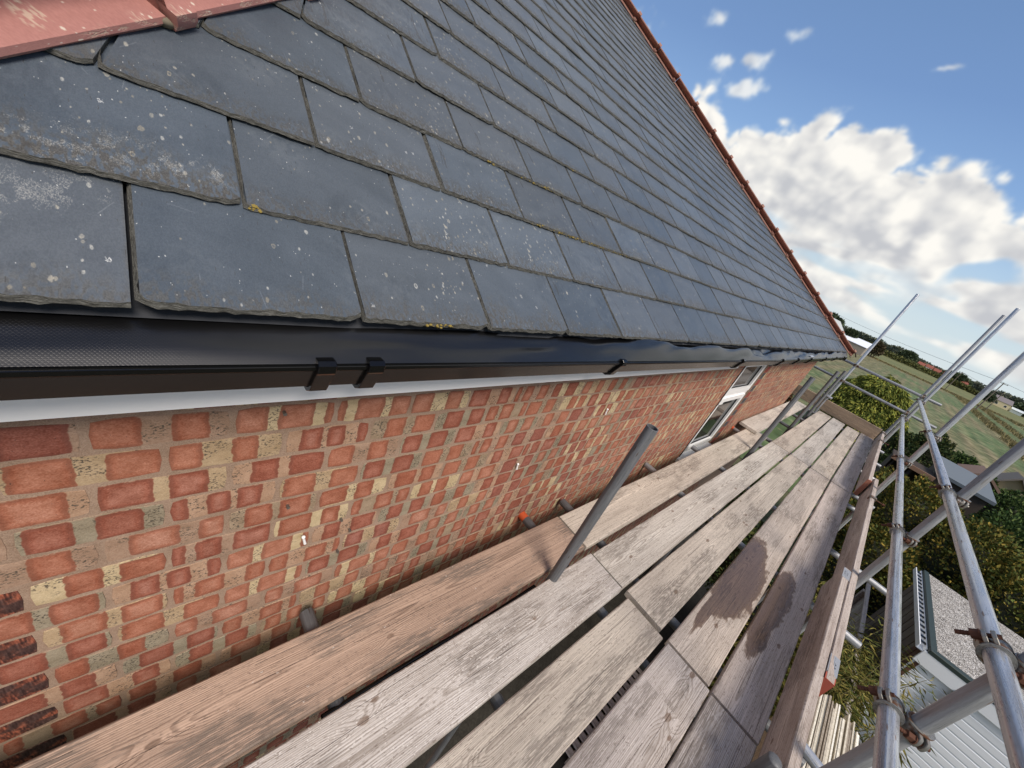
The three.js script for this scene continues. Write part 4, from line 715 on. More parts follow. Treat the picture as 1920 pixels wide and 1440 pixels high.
{ // short tube standing inside the near toe board
  const stub = tube(V(0.497, -1.47, 1.475), V(0.497, -1.290, 1.475), dull, 'short dull tube end standing inside the near toe board at the bottom edge', undefined, 'tube_stub');
  mesh(stub, 'end_cap', new THREE.SphereGeometry(TR, 24, 10, 0, Math.PI * 2, 0, Math.PI / 2).scale(1, 0.45, 1).translate(0, 0.1795, 0), dull);
  tube(V(0.60, TY + 0.05, 1.93), V(1.10, TY - 0.02, 1.90), bright, 'pale tube end poking out beside the toe board at the bottom edge', undefined, 'tube_stub');
}
{ // black hose lying in the gap beside the brown board
  const pts = [[-0.448, 0.35], [-0.452, 0.7], [-0.446, 1.0], [-0.452, 1.32]].map(([x, d], k) => V(x, -1.548 - 0.006 * k, d));
  single('hose', new THREE.TubeGeometry(new THREE.CatmullRomCurve3(pts), 40, 0.011, 10), blackPvc, 'black hose lying in the gap beside the brown board', 'hose');
}

// ------------------------------------------------------------------ ground and field
const grassMat = (() => { const P = new Paint(1024, 1024); for (let y = 0; y < 1024; y++) for (let x = 0; x < 1024; x++) { const n = fbm(x * 0.008, y * 0.008, 5), f = fbm(x * 0.12, y * 0.12, 3), t = 40 * (f - 0.5); P.set(y * 1024 + x, mix(64, 88, n) + t, mix(72, 82, n) + t, mix(42, 56, n) + t * 0.8); P.z[y * 1024 + x] = 128 + 180 * (f - 0.5); } return std({ map: P.color(), bumpMap: P.bump(), bumpScale: 0.05, roughness: 1 }); })();
{ const g = new THREE.PlaneGeometry(9000, 9000); g.rotateX(-Math.PI / 2); const uv = g.attributes.uv; for (let i = 0; i < uv.count; i++) uv.setXY(i, uv.getX(i) * 400, uv.getY(i) * 400); g.translate(0, GROUND, 0); structure('ground', g, grassMat, 'grassy ground running out to the horizon'); }
{
  const x0 = -70, x1 = 90, d0 = 16, d1 = 210, W = 1024, H = 1600, P = new Paint(W, H);
  for (let y = 0; y < H; y++) for (let x = 0; x < W; x++) {
    const X = mix(x0, x1, x / W), D = mix(d0, d1, y / H), xr = X - D * 0.018 + 0.8 * (fbm(X * 0.05, D * 0.03, 3) - 0.5);
    const n = fbm(X * 0.16, D * 0.05, 5), f = fbm(X * 1.7, D * 1.1, 3), row = 0.5 + 0.5 * Math.sin(xr * 2 * Math.PI / 1.9);
    let soil = clamp(0.7 * ss(0.42, 0.70, n) + 0.35 * (row - 0.5) + 0.5 * (f - 0.5)); soil *= 0.35 + 0.65 * ss(18, 12, xr); if (X < 2) soil = Math.max(soil, 0.75 * ss(5, -6, X) * ss(70, 100, D) * ss(0.3, 0.6, n + 0.2));
    let c = [mix(76, 108, soil), mix(94, 98, soil), mix(52, 68, soil)].map((q) => q + 70 * (f - 0.5));
    const spk = ss(0.66, 0.74, fbm(X * 2.6 + 9, D * 1.6, 2)) * 0.5; c = c.map((q, k) => mix(q, [148, 134, 100][k], spk));
    const strip = Math.max(ss(1.3, 0.4, Math.abs(xr - 15.0)), ss(1.6, 0.5, Math.abs(xr - 20.5)) * 0.9, ss(1.5, 0.4, Math.abs(xr - 29)) * 0.8, ss(5, 2, Math.abs(D - 206)), ss(0.8, 0.2, Math.abs(xr - 8.5)) * 0.4) * ss(0.25, 0.5, fbm(X * 0.7, D * 0.25, 3));
    c = c.map((q, k) => mix(q, [134, 122, 88][k] + 44 * (f - 0.5), strip * 0.85));
    P.set(y * W + x, ...c); P.z[y * W + x] = 128 + 60 * (row - 0.5) + 120 * (f - 0.5) + 80 * strip;
  }
  const g = new THREE.PlaneGeometry(x1 - x0, d1 - d0); g.rotateX(-Math.PI / 2); g.translate((x0 + x1) / 2, GROUND + 0.02, -(d0 + d1) / 2);
  const m = std({ map: P.color(), bumpMap: P.bump(), bumpScale: 0.25, roughness: 1 }); m.map.anisotropy = 8;
  structure('field', g, m, 'stubbled green and brown field with pale grassy strips');
}
{ // far meadow between the grass strip and the wood
  const W = 512, H = 512, P = new Paint(W, H); for (let y = 0; y < H; y++) for (let x = 0; x < W; x++) { const n = fbm(x * 0.03, y * 0.02, 4), f = vn(x * 0.9, y * 0.9), s = ss(0.6, 0.75, fbm(x * 0.012, y * 0.12, 3)), t = 22 * (f - 0.5); P.set(y * W + x, mix(mix(88, 106, n), 134, s * 0.6) + t, mix(mix(96, 104, n), 124, s * 0.6) + t, mix(mix(50, 60, n), 84, s * 0.6) + t); }
  const g = new THREE.PlaneGeometry(700, 340); g.rotateX(-Math.PI / 2); g.translate(40, GROUND + 0.02, -(214 + 170)); structure('meadow', g, std({ map: P.color(), roughness: 1 }), 'far green meadow below the wood');
}
{ const P = new Paint(512, 512); for (let y = 0; y < 512; y++) for (let x = 0; x < 512; x++) { const f = fbm(x * 0.15, y * 0.15, 3), n = fbm(x * 0.02, y * 0.02, 4), t = 60 * (f - 0.5) + 40 * (n - 0.5); P.set(y * 512 + x, 44 + t * 0.45, 42 + t * 0.45, 36 + t * 0.45); }
  const g = new THREE.PlaneGeometry(4.2, 13); g.rotateX(-Math.PI / 2); g.translate(1.0, GROUND + 0.012, -4); structure('yard', g, std({ map: P.color(4, 12), roughness: 0.95 }), 'gravel yard below the scaffold'); }

// ------------------------------------------------------------------ foliage
const leafGeo = (w) => build([0, 0, 0, w / 2, 0.45, 0.10, 0, 1, -0.05, -w / 2, 0.45, 0.10], [0, 1, 2, 0, 2, 3], [0, 0, 1, 0.5, 0, 1, 0, 0.5]);
const LEAF = leafGeo(0.62), BLADE = leafGeo(0.10), STRAP = leafGeo(0.26);
const leafMat = new THREE.MeshPhysicalMaterial({ color: 0xffffff, roughness: 0.75, side: THREE.DoubleSide, specularIntensity: 0.3 });
function leaves(parent, name, geo, list, palette, seed, stuff) {   // list of [x, y, d, dirX, dirY, dirZ, size] in world axes, relative to the parent
  const R = rng(seed), im = new THREE.InstancedMesh(geo, leafMat, list.length), q = new THREE.Quaternion(), q2 = new THREE.Quaternion(), M = new THREE.Matrix4(), dir = new THREE.Vector3(), c = new THREE.Color();
  list.forEach(([x, y, z, a, b, e, s], i) => {
    dir.set(a, b, e).normalize(); q.setFromUnitVectors(Y, dir); q2.setFromAxisAngle(Y, R() * 6.28); q.multiply(q2);
    M.compose(new THREE.Vector3(x, y, z), q, new THREE.Vector3(s, s, s)); im.setMatrixAt(i, M);
    const p = palette[Math.floor(R() * palette.length)], k = 0.75 + 0.5 * R(); c.setRGB(lin(p[0] / 255) * k, lin(p[1] / 255) * k, lin(p[2] / 255) * k); im.setColorAt(i, c);
  });
  im.name = name; im.castShadow = im.receiveShadow = true; if (stuff) im.userData.kind = 'stuff'; parent.add(im); return im;
}
const barkMat = std({ color: RGB(88, 74, 60), roughness: 0.95 });
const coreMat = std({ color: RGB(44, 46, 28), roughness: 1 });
function blob(cx, cy, cz, rx, ry, rz, seed, det = 3) {
  const g = new THREE.IcosahedronGeometry(1, det), p = g.attributes.position; for (let i = 0; i < p.count; i++) { const x = p.getX(i), y = p.getY(i), z = p.getZ(i), k = 0.78 + 0.5 * (fbm(x * 2 + seed, y * 2 + z * 2 + seed, 3) - 0.5); p.setXYZ(i, cx + x * rx * k, cy + y * ry * k, cz + z * rz * k); }
  g.computeVertexNormals(); return g;
}
function branchTube(a, b, r0, r1, n = 7) { const d = b.clone().sub(a), L = d.length(), g = new THREE.CylinderGeometry(r1, r0, L, n, 1); g.translate(0, L / 2, 0); g.applyQuaternion(new THREE.Quaternion().setFromUnitVectors(Y, d.normalize())); g.translate(a.x, a.y, a.z); return g; }
// a leafy plant made of overlapping crowns [x, y, d, rx, ry, rd], each leaf a face of its own
function shrub(name, label, cat, crowns, n, size, palette, seed, o = {}) {
  const [bx, , bd] = crowns[0], g = thing(name, label, cat, V(bx, GROUND, bd), o.group), R = rng(seed), list = [], cores = [], stems = [];
  let tot = 0; const area = crowns.map(([, , , a, b, c]) => { const s = a * b + b * c + a * c; tot += s; return s; });
  crowns.forEach(([x, y, d, rx, ry, rz], ci) => {
    const lx = x - bx, ly = y - GROUND, lz = -(d - bd), m = Math.round(n * area[ci] / tot);
    for (let i = 0; i < m; i++) {
      const u = R() * 2 - 1, t = R() * 6.283, s = Math.sqrt(1 - u * u); let nx = s * Math.cos(t), ny = u, nz = s * Math.sin(t); if (ny < -0.5 && R() < 0.7) ny = -ny;
      const lump = 0.80 + 0.55 * (fbm(nx * (o.freq ?? 2.6) + seed + ci * 7, ny * (o.freq ?? 2.6) + nz * 2.3 + seed, 3) - 0.42), k = lump * (1 - (o.depth ?? 0.3) * R() * R());
      const px = lx + nx * rx * k, py = ly + ny * ry * k, pz = lz + nz * rz * k; if (py < 0.02) continue;
      const dr = o.droop ?? 0; list.push([px, py, pz, nx + (R() - 0.5) * 1.6, mix(ny + (R() - 0.5) * 1.6, -1.6, dr), nz + (R() - 0.5) * 1.6, size * (0.6 + 0.8 * R())]);
    }
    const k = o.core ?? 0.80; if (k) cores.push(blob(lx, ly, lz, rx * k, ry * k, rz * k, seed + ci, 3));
    stems.push(branchTube(new THREE.Vector3(lx * 0.6, 0, lz * 0.6), new THREE.Vector3(lx, ly + ry * 0.3, lz), o.trunk ?? 0.06, 0.03));
  });
  mesh(g, 'trunk', mergeGeometries(stems), barkMat);
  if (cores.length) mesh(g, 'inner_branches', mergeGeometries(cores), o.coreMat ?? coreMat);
  leaves(g, 'crown', o.geo ?? LEAF, list, palette, seed + 1, true);
  return g;
}
const AUT = [[110, 106, 46], [122, 112, 50], [90, 98, 46], [136, 116, 50], [74, 82, 40], [100, 88, 40], [70, 80, 38], [84, 92, 42]], GRN = [[62, 84, 42], [76, 96, 48], [52, 70, 38], [90, 104, 54]], DKG = [[54, 70, 38], [66, 80, 42], [46, 58, 34], [84, 88, 46]], WIL = [[132, 136, 60], [112, 120, 54], [148, 146, 66], [92, 104, 46]], BAM = [[118, 112, 56], [102, 104, 50], [136, 124, 66], [80, 90, 44]];
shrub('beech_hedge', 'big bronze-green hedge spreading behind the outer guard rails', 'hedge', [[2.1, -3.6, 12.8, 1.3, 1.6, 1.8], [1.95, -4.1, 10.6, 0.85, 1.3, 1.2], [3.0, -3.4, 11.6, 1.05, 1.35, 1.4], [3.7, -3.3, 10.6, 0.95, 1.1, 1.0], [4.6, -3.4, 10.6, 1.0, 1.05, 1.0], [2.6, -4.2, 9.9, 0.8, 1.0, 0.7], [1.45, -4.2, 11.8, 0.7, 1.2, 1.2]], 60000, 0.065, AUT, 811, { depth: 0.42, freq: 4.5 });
shrub('green_bush', 'fresh green bush to the right of the bronze hedge', 'bush', [[4.3, -3.6, 16.0, 1.0, 1.35, 1.1], [5.4, -3.5, 16.6, 1.0, 1.4, 1.2], [5.0, -3.9, 14.4, 1.0, 1.0, 0.9], [6.4, -3.7, 15.6, 1.0, 1.2, 1.0], [4.95, -3.5, 20.6, 0.75, 1.0, 0.8], [5.9, -3.7, 24, 1.0, 1.1, 1.0], [7.2, -4.0, 27, 1.2, 1.0, 1.0]], 26000, 0.09, GRN, 821);
shrub('dark_tree', 'dark green tree in front of the field, behind the shed', 'tree', [[1.9, -3.9, 23.5, 1.0, 1.3, 1.1], [2.9, -3.7, 24.5, 1.0, 1.5, 1.2], [2.4, -4.4, 22, 1.2, 0.9, 1]], 16000, 0.10, DKG, 831, { trunk: 0.14 });
shrub('dark_tree', 'right-hand dark green tree above the brown shed roof', 'tree', [[4.1, -3.8, 26.5, 0.9, 1.25, 1.0], [5.1, -4.0, 27.5, 0.9, 1.1, 1.0], [3.4, -4.3, 27, 0.8, 0.9, 0.8]], 9000, 0.11, GRN, 832, { trunk: 0.14 });
shrub('willow_tree', 'yellow-green willow with feathery drooping twigs beyond the end rails', 'tree', [[0.15, -2.9, 30, 1.7, 1.75, 1.7], [-0.8, -3.5, 29.6, 1.0, 1.6, 1.2], [1.2, -3.6, 29.7, 1.0, 1.5, 1.2], [0.3, -4.0, 28.8, 1.3, 1.3, 0.9]], 36000, 0.24, WIL, 841, { geo: STRAP, droop: 0.55, freq: 5, depth: 0.5, trunk: 0.2, coreMat: std({ color: RGB(70, 74, 34), roughness: 1 }) });
shrub('red_shrub', 'small dark red-leaved shrub at the far house corner', 'bush', [[-1.75, -2.55, 14.5, 0.45, 0.5, 0.5], [-1.9, -3.4, 14.5, 0.5, 0.9, 0.5]], 5000, 0.07, [[96, 56, 42], [70, 60, 36], [84, 82, 44], [60, 40, 34]], 851);
shrub('dark_shrub', 'dark shrub below the far end of the deck, seen through the gap beside the uprights', 'bush', [[-0.45, -3.6, 8.2, 0.55, 0.9, 1.3], [0.2, -3.9, 7.2, 0.6, 0.8, 1.0]], 9000, 0.06, DKG, 871);
{ // bamboo: canes with long narrow leaves
  const g = thing('bamboo', 'yellowing bamboo clump below the guard rails', 'bamboo', V(1.55, GROUND, 5.95)), R = rng(861), list = [], canes = [];
  for (let k = 0; k < 130; k++) {
    const x = (R() - 0.5) * 1.1, z = (R() - 0.5) * 2.0, h = 1.5 + 0.95 * R(), lx = (R() - 0.5) * 0.7, lz = (R() - 0.5) * 0.7, a = new THREE.Vector3(x, 0, z), b = new THREE.Vector3(x + lx * 0.4, h * 0.6, z + lz * 0.4), c = new THREE.Vector3(x + lx, h, z + lz);
    canes.push(branchTube(a, b, 0.007, 0.006, 5), branchTube(b, c, 0.006, 0.002, 5));
    for (let q = 0; q < 190; q++) { const t = 0.25 + 0.75 * R(), p = t < 0.6 ? a.clone().lerp(b, t / 0.6) : b.clone().lerp(c, (t - 0.6) / 0.4), an = R() * 6.28, rd = 0.22 * R(); list.push([p.x + Math.cos(an) * rd, p.y + (R() - 0.4) * 0.1, p.z + Math.sin(an) * rd, Math.cos(an), -0.25 + (R() - 0.5) * 1.0, Math.sin(an), 0.07 + 0.09 * R()]); }
  }
  mesh(g, 'canes', mergeGeometries(canes), std({ color: RGB(136, 126, 84), roughness: 0.7 })).userData.kind = 'stuff';
  leaves(g, 'foliage', BLADE, list, BAM, 862, true);
}

// ------------------------------------------------------------------ neighbouring garden
{ // garden room: white boarded front, weathered side, chipped flat roof with green edge
  const B = thing('garden_room', 'flat roofed garden room with white boarded front and chipped grey roof', 'outbuilding', V(2.2, GROUND, 6.85)), at = (geo, dx = 0) => { geo.translate(-2.2, -GROUND, 6.85); return geo; };
  const x0 = 2.2, x1 = 6.4, d0 = 6.85, d1 = 9.35, yt = -2.92;
  mesh(B, 'wall', at(mergeGeometries([box(x0 + 0.06, x1, GROUND, yt - 0.02, d0 + 0.05, d1)])), std({ color: RGB(120, 110, 100), roughness: 0.9 }));
  const whiteB = std({ color: RGB(238, 240, 241), roughness: 0.4 });
  const pitch = 0.112, nb = 21, s = new THREE.Shape(); [[0, 0], [-0.012, 0], [-0.018, 0.006], [-0.016, pitch - 0.022], [-0.006, pitch - 0.012], [-0.006, pitch - 0.0005], [0, pitch - 0.0005]].forEach(([a, b], i) => (i ? s.lineTo(a, b) : s.moveTo(a, b))); s.closePath();
  const bg = new THREE.ExtrudeGeometry(s, { depth: x1 - x0, bevelEnabled: false }); bg.rotateY(-Math.PI / 2); bg.rotateY(Math.PI); bg.scale(1, 1, 1);
  bg.computeBoundingBox(); bg.translate(x0 - bg.boundingBox.min.x - 2.2, 0, 6.85 - 6.85 - bg.boundingBox.max.z + 0.012 - 0.0);
  for (let k = 0; k < nb; k++) { const m = mesh(B, 'white_board', bg, whiteB); m.position.set(0, yt - 0.2 - pitch * (k + 1) - GROUND, 0); }
  mesh(B, 'fascia', at(box(x0 - 0.03, x1, yt - 0.2, yt - 0.01, d0 - 0.055, d0 - 0.03, 0.003)), whiteB);
  const R = rng(44), brn = [std({ color: RGB(104, 72, 58), roughness: 0.85 }), std({ color: RGB(124, 112, 98), roughness: 0.9 }), std({ color: RGB(112, 98, 86), roughness: 0.9 })];
  for (let k = 0; k < 20; k++) { const a = d0 + 0.06 + k * 0.118; mesh(B, 'side_board', at(box(x0 + 0.03 + 0.006 * (k & 1), x0 + 0.058, GROUND, yt - 0.05, a, a + 0.112, 0.002)), k < 3 ? brn[0] : brn[1 + (R() < 0.5 ? 1 : 0)]); }
  mesh(B, 'corner_trim', at(box(x0 + 0.02, x0 + 0.059, GROUND, yt - 0.2, d0 - 0.02, d0 + 0.055, 0.003)), brn[0]);
  const P = new Paint(512, 512); for (let y = 0; y < 512; y++) for (let x = 0; x < 512; x++) { const a = vn(x * 0.3, y * 0.3), b = fbm(x * 0.03, y * 0.03, 4), c = vn(x * 0.9 + 50, y * 0.9), t = 146 + 210 * (a - 0.5) + 60 * (c - 0.5) + 60 * (b - 0.5); P.set(y * 512 + x, t + 6, t + 1, t - 6); P.z[y * 512 + x] = 255 * a; }
  mesh(B, 'roof', at(box(x0 + 0.07, x1, yt - 0.02, yt + 0.03, d0 + 0.04, d1)), std({ map: P.color(1.1, 1.1), bumpMap: P.bump(1.1, 1.1), bumpScale: 0.012, roughness: 0.95 }));
  const green = std({ color: RGB(44, 56, 52), roughness: 0.55 });
  mesh(B, 'roof_edge', at(mergeGeometries([box(x0, x1, yt - 0.012, yt + 0.045, d0 - 0.06, d0 + 0.038, 0.004), box(x0 + 0.001, x0 + 0.068, yt - 0.012, yt + 0.043, d0 + 0.04, d1, 0.004)])), green);
  mesh(B, 'side_gutter', at(mergeGeometries([box(x0 - 0.085, x0 - 0.075, yt - 0.07, yt, d0, d1, 0.001), box(x0 - 0.012, x0 - 0.004, yt - 0.07, yt, d0, d1, 0.001), box(x0 - 0.075, x0 - 0.012, yt - 0.07, yt - 0.062, d0, d1)])), whiteB);
  for (let k = 0; k < 17; k++) mesh(B, 'gutter_bracket', at(box(x0 - 0.074, x0 - 0.013, yt - 0.018, yt - 0.006, d0 + 0.1 + k * 0.14, d0 + 0.15 + k * 0.14, 0.002)), blackPvc);
  mesh(B, 'downpipe', at(new THREE.CylinderGeometry(0.034, 0.034, 2.3, 16).translate(2.62, yt - 0.16 - 1.15, -(d0 - 0.06))), blackPvc);
}
{ // fence with a capping rail along the boundary
  const F = thing('timber_fence', 'weathered timber fence with a pale capping rail behind the bamboo', 'fence', V(1.86, GROUND, 5.2)), R = rng(71), ms = [W3, W1, TB];
  mesh(F, 'capping_rail', plank(3.6, 0.06, 0.03, 701, {}).translate(0, 1.83, -0.3), W3);
  for (let k = 0; k < 26; k++) { const h = 1.76 + 0.03 * R(), g = plank(h, 0.125, 0.016, 710 + k, { n: 4, u0: R() * 3 }); g.rotateX(Math.PI / 2).rotateY(Math.PI / 2).translate(0.03 + 0.005 * R(), 0, -0.3 - 0.07 - k * 0.135); mesh(F, 'fence_board', g, ms[k % 3]); }
  for (let k = 0; k < 3; k++) mesh(F, 'post', box(-0.05, 0.02, 0, 1.79, 0.35 + k * 1.6, 0.44 + k * 1.6, 0.004), TB);
}
{ // sheets standing on edge against each other
  const S = thing('stacked_sheets', 'bundle of weathered cream sheets standing on edge below the toe board', 'stacked sheets', V(1.3, GROUND, 3.0)), R = rng(81), cols = [[222, 215, 198], [206, 197, 178], [186, 176, 158], [230, 225, 212], [150, 138, 122]].map((c) => { const P = new Paint(64, 256); for (let i = 0; i < 64 * 256; i++) { const x = i % 64, y = i / 64 | 0, t = 46 * (fbm(x * 0.3, y * 0.06 + c[0], 3) - 0.5) + 26 * (R() - 0.5) - (R() < 0.02 ? 50 : 0); P.set(i, c[0] + t, c[1] + t, c[2] + t); } return std({ map: P.color(4, 0.6), roughness: 0.9 }); });
  let x = 0; for (let k = 0; k < 24; k++) { const t = 0.009 + 0.009 * R(), g = box(x, x + t, 0, 2.40 + 0.02 * R(), -0.25 - 0.06 * R(), 1.58 + 0.16 * R() - 0.006 * k, 0.001); g.rotateZ((R() - 0.5) * 0.006); mesh(S, 'sheet', g, cols[Math.floor(R() * 5)]); x += t + 0.0015 + (R() < 0.15 ? 0.008 * R() : 0); }
}
{ // three more, lower down, seen through the gaps of the deck
  const S = thing('slatted_pallet', 'grey slatted pallet lying in the yard, glimpsed through a gap in the deck', 'pallet', V(0.30, GROUND, 4.4));
  for (let k = 0; k < 14; k++) mesh(S, 'slat', plank(1.4, 0.09, 0.02, 900 + k, { n: 4 }).rotateY(Math.PI / 2).translate(0.7, 0.16, 1.0 - k * 0.13), W3);
  for (const xx of [-0.6, 0, 0.6]) mesh(S, 'bearer', box(xx - 0.04, xx + 0.04, 0, 0.138, -1.05, 0.9), TB);
}
function shed(name, label, x0, x1, d0, d1, eave, ridge, wallC, roofC, o = {}) {
  const g = thing(name, label, o.cat ?? 'shed', V((x0 + x1) / 2, GROUND, (d0 + d1) / 2)), w = (x1 - x0) / 2, l = (d1 - d0) / 2, E = eave - GROUND, Rr = ridge - GROUND, wm = std({ color: RGB(...wallC), roughness: 0.9 }), rm = std({ color: RGB(...roofC), roughness: 0.8 });
  const alongX = o.alongX, prism = (inset, y0, th) => { // gable prism with ridge along d (or x)
    const W = w - inset, L = l - inset, p = [], a = alongX ? L : W, b = alongX ? W : L; const s = new THREE.Shape(); s.moveTo(-a, y0); s.lineTo(a, y0); s.lineTo(a, E); if (o.mono) s.lineTo(-a, Rr); else { s.lineTo(0, Rr); s.lineTo(-a, E); } s.closePath(); const e = new THREE.ExtrudeGeometry(s, { depth: 2 * b, bevelEnabled: false }); e.translate(0, 0, -b); if (alongX) e.rotateY(Math.PI / 2); return metreUV(e); };
  mesh(g, 'wall', prism(0.0, 0, 0), wm);
  const slab = []; const a = alongX ? l : w, b = (alongX ? w : l) + (o.over ?? 0.2), ov = o.over ?? 0.2; const roofSlab = (xa, ya, xb, yb) => { const s = new THREE.Shape(); s.moveTo(xa, ya + 0.01); s.lineTo(xb, yb + 0.01); s.lineTo(xb, yb + 0.11); s.lineTo(xa, ya + 0.11); s.closePath(); const e = new THREE.ExtrudeGeometry(s, { depth: 2 * b, bevelEnabled: false }); e.translate(0, 0, -b); if (alongX) e.rotateY(Math.PI / 2); return metreUV(e); };
  const sl = (Rr - E) / a;
  if (o.mono) { const k = (Rr - E) / (2 * a); slab.push(roofSlab(-a - ov, Rr + k * ov, a + ov, E - k * ov)); } else slab.push(roofSlab(-a - ov, E - sl * ov, 0, Rr), roofSlab(0, Rr, a + ov, E - sl * ov));
  slab.forEach((s) => mesh(g, 'roof', s, rm));
  for (const [dx, y, ww, hh] of o.windows ?? []) { const f = mesh(g, 'window', box(dx - ww / 2, dx + ww / 2, y, y + hh, -l - 0.03, -l + 0.02), std({ color: RGB(230, 230, 228), roughness: 0.5 })); mesh(f, 'pane', box(dx - ww / 2 + 0.08, dx + ww / 2 - 0.08, y + 0.08, y + hh - 0.08, -l - 0.04, -l - 0.029), std({ color: RGB(46, 52, 58), roughness: 0.1 })); }
  if (o.chimney) mesh(g, 'chimney', box(o.chimney - 0.35, o.chimney + 0.35, Rr - 0.8, Rr + 0.9, -0.35, 0.35), wm);
  return g;
}
shed('garden_shed', 'flat blue-grey roofed shed with a dark open front behind the bronze hedge', 2.8, 4.02, 18.4, 20.6, -2.66, -2.80, [70, 60, 52], [100, 108, 114], { mono: true, alongX: true, over: 0.1 });
{ const L = thing('log_store', 'dark open-fronted lean-to with a brown eaves board, left of the blue-grey roof', 'lean-to', V(2.3, GROUND, 18.6)), dkw = std({ color: RGB(56, 46, 38), roughness: 0.95 });
  mesh(L, 'wall', mergeGeometries([box(-0.62, 0.44, 0, 2.35, 0.6, 0.66), box(-0.66, -0.6, 0, 2.4, -0.5, 0.66)]), dkw);
  mesh(L, 'roof', box(-0.7, 0.44, 2.42, 2.48, -0.55, 0.7), dkw);
  mesh(L, 'eaves_board', box(-0.7, 0.44, 2.38, 2.52, -0.6, -0.56, 0.004), std({ color: RGB(138, 106, 84), roughness: 0.8 }));
  for (let k = 0; k < 3; k++) mesh(L, 'post', box(-0.64 + k * 0.5, -0.56 + k * 0.5, 0, 2.4, -0.5, -0.42), dkw); }
shed('garden_shed', 'small brown felt roofed shed beside the blue-grey roof', 4.1, 4.9, 23.5, 24.8, -3.0, -2.72, [78, 64, 54], [134, 108, 92], {});
shed('stone_outbuilding', 'little stone outbuilding at the edge of the field', 6.1, 6.9, 29.5, 30.6, -3.3, -2.85, [158, 140, 110], [124, 114, 104], { cat: 'outbuilding' });
shed('bungalow', 'white gabled bungalow with pale grey roof, half hidden by the red hip tiles', -24.0, -14.5, 150, 166, -2.6, 1.5, [226, 224, 216], [176, 180, 178], { cat: 'house', over: 0.5, windows: [[3.0, 1.0, 0.8, 1.4], [1.4, 1.0, 0.8, 1.4]] });
shed('long_barn', 'long low barn with a shining white roof on the horizon', -16.5, -9.2, 172, 186, -2.6, -0.9, [150, 142, 130], [224, 228, 234], { cat: 'barn', alongX: true });
shed('cottage', 'cream cottage with a grey roof at the right edge, below the wires', 47, 54.5, 372, 384, -2.0, 0.5, [226, 208, 168], [120, 112, 112], { cat: 'house', alongX: true, windows: [[-2, 1, 1.2, 1.2], [2, 1, 1.2, 1.2]] });
shed('glass_lean_to', 'low pale greenhouse beside the cream cottage', 56, 61, 376, 382, -3.4, -2.4, [178, 188, 188], [196, 204, 204], { cat: 'greenhouse', alongX: true });
{ const R = rng(93), names = ['leftmost red roofed house of the far village', 'red roofed far house with a white gable', 'tall red roofed far house of the village', 'low red roofed far house between its neighbours', 'red brick far house near the uprights', 'rightmost red roofed house of the far village'];
  names.forEach((nm, k) => { const x = 11 + k * 6.6, d = 545 + 30 * R(), h = 2.6 + 1.6 * R(); shed('far_house', nm, x, x + 5.4, d, d + 9, GROUND + h, GROUND + h + 2.6, k === 1 ? [220, 214, 204] : [140, 84, 66], [134, 76, 60], { cat: 'house', alongX: true, chimney: 1.4, windows: [[-1.2, 1, 1, 1.1], [1.2, 1, 1, 1.1]] }).userData.group = 'houses of the far village'; }); }

// ------------------------------------------------------------------ far trees, wires
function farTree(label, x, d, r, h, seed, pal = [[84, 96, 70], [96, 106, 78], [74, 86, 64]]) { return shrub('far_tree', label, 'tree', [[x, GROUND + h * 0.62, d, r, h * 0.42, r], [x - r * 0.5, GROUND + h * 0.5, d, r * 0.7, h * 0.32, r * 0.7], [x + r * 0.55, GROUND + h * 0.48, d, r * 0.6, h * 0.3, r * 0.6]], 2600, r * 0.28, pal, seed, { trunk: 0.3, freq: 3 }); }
farTree('round dark tree beside the white bungalow', -15.6, 178, 2.0, 6.4, 931, [[66, 78, 54], [76, 86, 58], [56, 68, 48]]);
farTree('tree behind the bungalow roof', -25, 190, 4.5, 8.2, 932);
farTree('sparse brownish tree behind the long barn', -8.4, 205, 2.2, 6.3, 933, [[96, 86, 66], [110, 96, 74], [80, 78, 56]]);
farTree('rounded tree standing above the wood, left of the village', 1.5, 520, 6, 10.4, 934);
farTree('broad tree on the horizon between the tall uprights', 41, 560, 9, 8.8, 935);
farTree('dark tree beside the cream cottage', 66, 395, 7, 7.2, 936);
farTree('tree in front of the cream cottage', 44, 365, 2.8, 4.6, 937);
